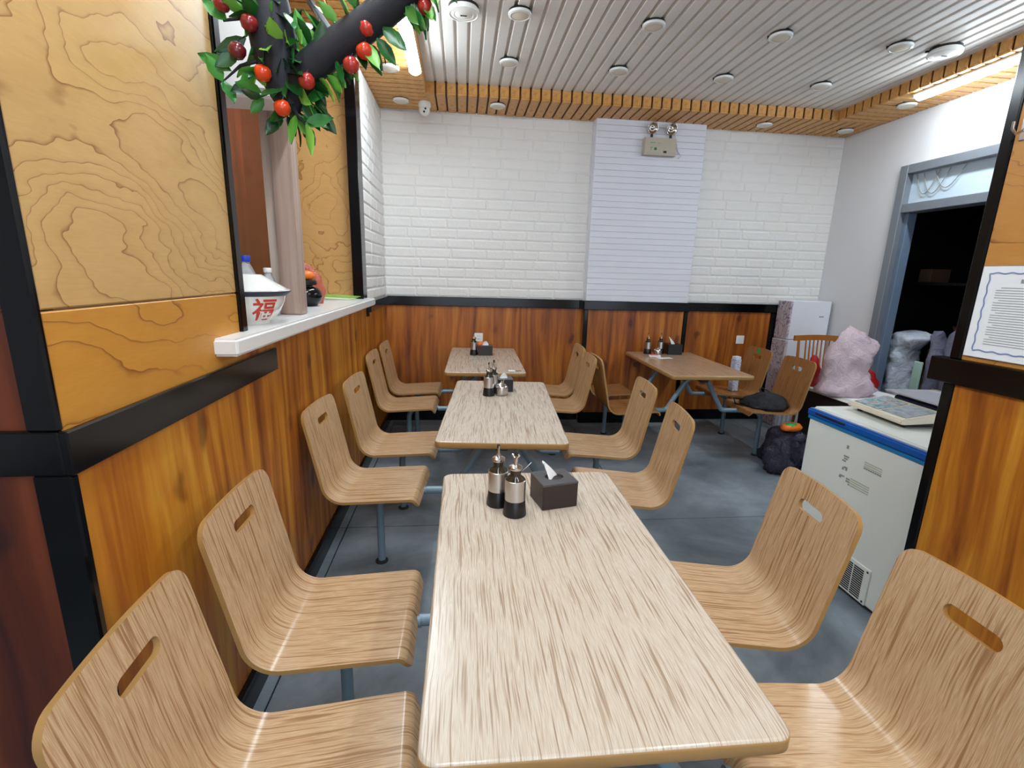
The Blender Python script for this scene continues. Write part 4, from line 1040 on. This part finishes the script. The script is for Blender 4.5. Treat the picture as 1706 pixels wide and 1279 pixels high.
tube('stretcher', [(-.175, -.36, .2), (.175, -.36, .2)], .009, 'wood_orange', t, 8)
# low dark case with newspapers, pink bag
lc = box('dark_case', (2.93, 3.22, 0), (3.50, 3.74, .585), 'tissue_box', None, .01, 2); tag(lc, 'dark brown low case under the pink bag beside the doorway', 'case')
t = thing('newspaper_stack', 'pile of pale papers lying on the dark case under the pink bag', 'papers', (3.2, 3.48, .586), radians(3))
for i in range(4): box('sheet', (-.30 + i * .008, -.27 + i * .006, .005 * i), (.28 - i * .01, .26, .005 * i + .004), 'paper' if i % 2 else 'ceil_white', t, 0, 1, Matrix.Rotation(radians(i * 2 - 3), 4, 'Z'))
t = rings_body('plastic_bag', [((3.04, 3.42, .607), .20, .13, 0), ((3.05, 3.42, .65), .235, .15, 0), ((3.05, 3.43, .72), .20, .14, 0), ((3.03, 3.44, .80), .165, .12, 0), ((3.05, 3.44, .90), .175, .11, radians(-3)), ((3.10, 3.45, .99), .18, .085, radians(-10)), ((3.14, 3.46, 1.05), .16, .05, radians(-20)), ((3.16, 3.47, 1.09), .13, .012, radians(-26))], 'bag_pink', None, 40, .021, 5)
tag(t, 'crumpled pink translucent plastic bag leaning in front of the doorway', 'bag')
t = rings_body('red_bag', [((3.36, 3.60, .607), .10, .08, 0), ((3.37, 3.60, .68), .12, .09, 0), ((3.36, 3.6, .76), .08, .06, 0), ((3.35, 3.6, .80), .02, .02, 0)], 'bag_red', None, 18, .02, 8); tag(t, 'red plastic bag half hidden behind the pink bag', 'bag')
t = rings_body('red_cloth', [((2.99, 3.70, .607), .05, .05, 0), ((2.99, 3.70, .75), .05, .04, 0), ((2.97, 3.70, .84), .035, .03, 0), ((2.97, 3.7, .87), .01, .01, 0)], 'bag_red', None, 14, .015, 9); tag(t, 'small red and orange bundle left of the pink bag', 'bundle')
# sacks in the doorway
def sack(lbl, rings, mat, sd, nz=.025): o = rings_body('sack', rings, mat, None, 22, nz, sd); tag(o, lbl, 'sack', 'sacks in the doorway'); return o
sack('white woven sack with a folded top just inside the doorway', [((3.98, 3.90, .004), .13, .12, 0), ((3.98, 3.90, .3), .125, .115, 0), ((3.98, 3.90, .52), .12, .11, 0), ((3.98, 3.90, .64), .125, .112, 0), ((3.98, 3.90, .76), .12, .11, 0), ((3.98, 3.90, .86), .115, .11, 0), ((3.98, 3.89, .91), .10, .10, 0), ((3.98, 3.87, .96), .12, .13, radians(8)), ((3.98, 3.83, 1.03), .12, .17, radians(10)), ((3.98, 3.86, 1.06), .09, .12, radians(10))], 'bag_white', 1)
sack('olive sack standing behind the folded white sack', [((4.2, 3.78, .004), .1, .09, 0), ((4.2, 3.78, .5), .1, .085, 0), ((4.2, 3.78, .9), .08, .07, 0), ((4.2, 3.76, 1.0), .03, .03, 0)], 'bag_olive', 2)
sack('maroon sack between the olive and lilac sacks', [((4.25, 3.62, .004), .1, .08, 0), ((4.25, 3.62, .6), .1, .08, 0), ((4.25, 3.63, 1.0), .08, .07, 0), ((4.25, 3.68, 1.13), .04, .05, 0)], 'bag_maroon', 3)
sack('dull lilac sack in the middle of the doorway', [((4.05, 3.60, .004), .10, .06, 0), ((4.05, 3.60, .5), .10, .06, 0), ((4.04, 3.62, .85), .09, .06, 0), ((4.03, 3.66, 1.06), .06, .055, 0), ((4.03, 3.67, 1.10), .02, .02, 0)], 'bag_lilac', 4)
sack('grey-lilac tall sack at the right side of the doorway', [((4.02, 3.38, .004), .13, .12, 0), ((4.02, 3.38, .5), .13, .125, 0), ((4.02, 3.40, .9), .12, .12, 0), ((4.02, 3.44, 1.08), .09, .10, 0), ((4.02, 3.45, 1.14), .04, .05, 0)], 'bag_lilac', 6)
t = box('mint_board', (3.72, 3.46, .004), (3.74, 3.53, .86), 'mint', None, .004); tag(t, 'narrow mint green board standing in the doorway above the scale', 'board')
t = box('brown_parcel', (4.3, 4.10, 1.50), (4.5, 4.22, 1.62), 'brown_card', None, .004); tag(t, 'faint brown parcel on the shelf in the dark store room', 'parcel')
t = box('store_shelf', (4.25, 3.2, 1.475), (4.6, 4.38, 1.498), 'room_dark', None); tag(t, 'dark shelf inside the store room', 'shelf')
# bag on the chair, patterned carton
cc = chairs[(3, 1, -1)].location
t = thing('black_bag', 'black cloth bag lying on the seat of the brown chair', 'bag', (cc.x + .01, cc.y, .445))
rb_ = rings_body('bag_body', [((0, 0, -.005), .17, .165, 0), ((.0, 0, .015), .185, .175, 0), ((.02, 0, .05), .16, .15, 0), ((.05, .01, .085), .09, .10, 0), ((.06, .02, .105), .03, .04, 0)], 'bag_black', t, 28, .022, 12)
tube('bag_handle', [(.07, .10, .06), (.05, .15, .10), (.09, .19, .11), (.13, .16, .09), (.12, .08, .08)], .006, 'bag_black', t, 8)
tube('bag_strap', [(-.12, .10, .03), (-.19, .13, .03), (-.215, .06, .005), (-.20, -.04, -.0)], .007, 'bag_black', t, 8)
cc = chairs[(3, 1, 1)].location
t = thing('patterned_carton', 'tall slim blue and white patterned pack standing on the seat behind the lone table', 'carton', (cc.x + .045, cc.y - .02, .445), radians(10))
box('pack', (-.032, -.032, -.004), (.032, .032, .30), 'blue_pattern', t, .003); box('pack_top', (-.028, -.028, .30), (.028, .028, .325), 'carton', t, .002)
# plastic bags on the floor under that chair
t = rings_body('plastic_bag', [((2.66, 3.46, .004), .15, .15, 0), ((2.66, 3.46, .08), .18, .17, 0), ((2.66, 3.46, .19), .16, .16, 0), ((2.64, 3.46, .27), .12, .12, 0), ((2.63, 3.46, .31), .05, .06, 0)], 'bag_clear_dark', None, 30, .045, 20); tag(t, 'dark clear plastic bag on the floor under the brown chair with the black bag', 'bag')
t = rings_body('plastic_bag', [((2.92, 3.03, .004), .13, .11, 0), ((2.92, 3.03, .08), .16, .13, 0), ((2.92, 3.03, .18), .13, .11, 0), ((2.93, 3.04, .26), .07, .06, 0), ((2.95, 3.05, .33), .09, .05, 0)], 'bag_clear_brown', None, 30, .04, 24); tag(t, 'clear plastic bag of brown goods on the floor left of the freezer', 'bag')
t = thing('snack_pack', 'orange and green printed pack on top of the dark plastic bag', 'packet', (2.64, 3.42, .312), radians(20))
rings_body('pack_body', [((0, 0, 0), .09, .06, 0), ((0, 0, .02), .10, .065, 0), ((0, 0, .045), .08, .05, 0)], 'orange', t, 16, .008, 2); rings_body('green_label', [((-.02, -.01, .03), .06, .042, 0), ((-.02, -.01, .0485), .055, .036, 0)], 'green_print', t, 14, .003, 2)
t = rings_body('plastic_bag', [((2.47, 3.30, .004), .09, .08, 0), ((2.47, 3.30, .10), .11, .10, 0), ((2.47, 3.30, .2), .09, .08, 0), ((2.47, 3.31, .27), .03, .03, 0)], 'bag_clear_dark', None, 24, .04, 31); tag(t, 'smaller dark clear plastic bag nearest the chair leg on the floor', 'bag')
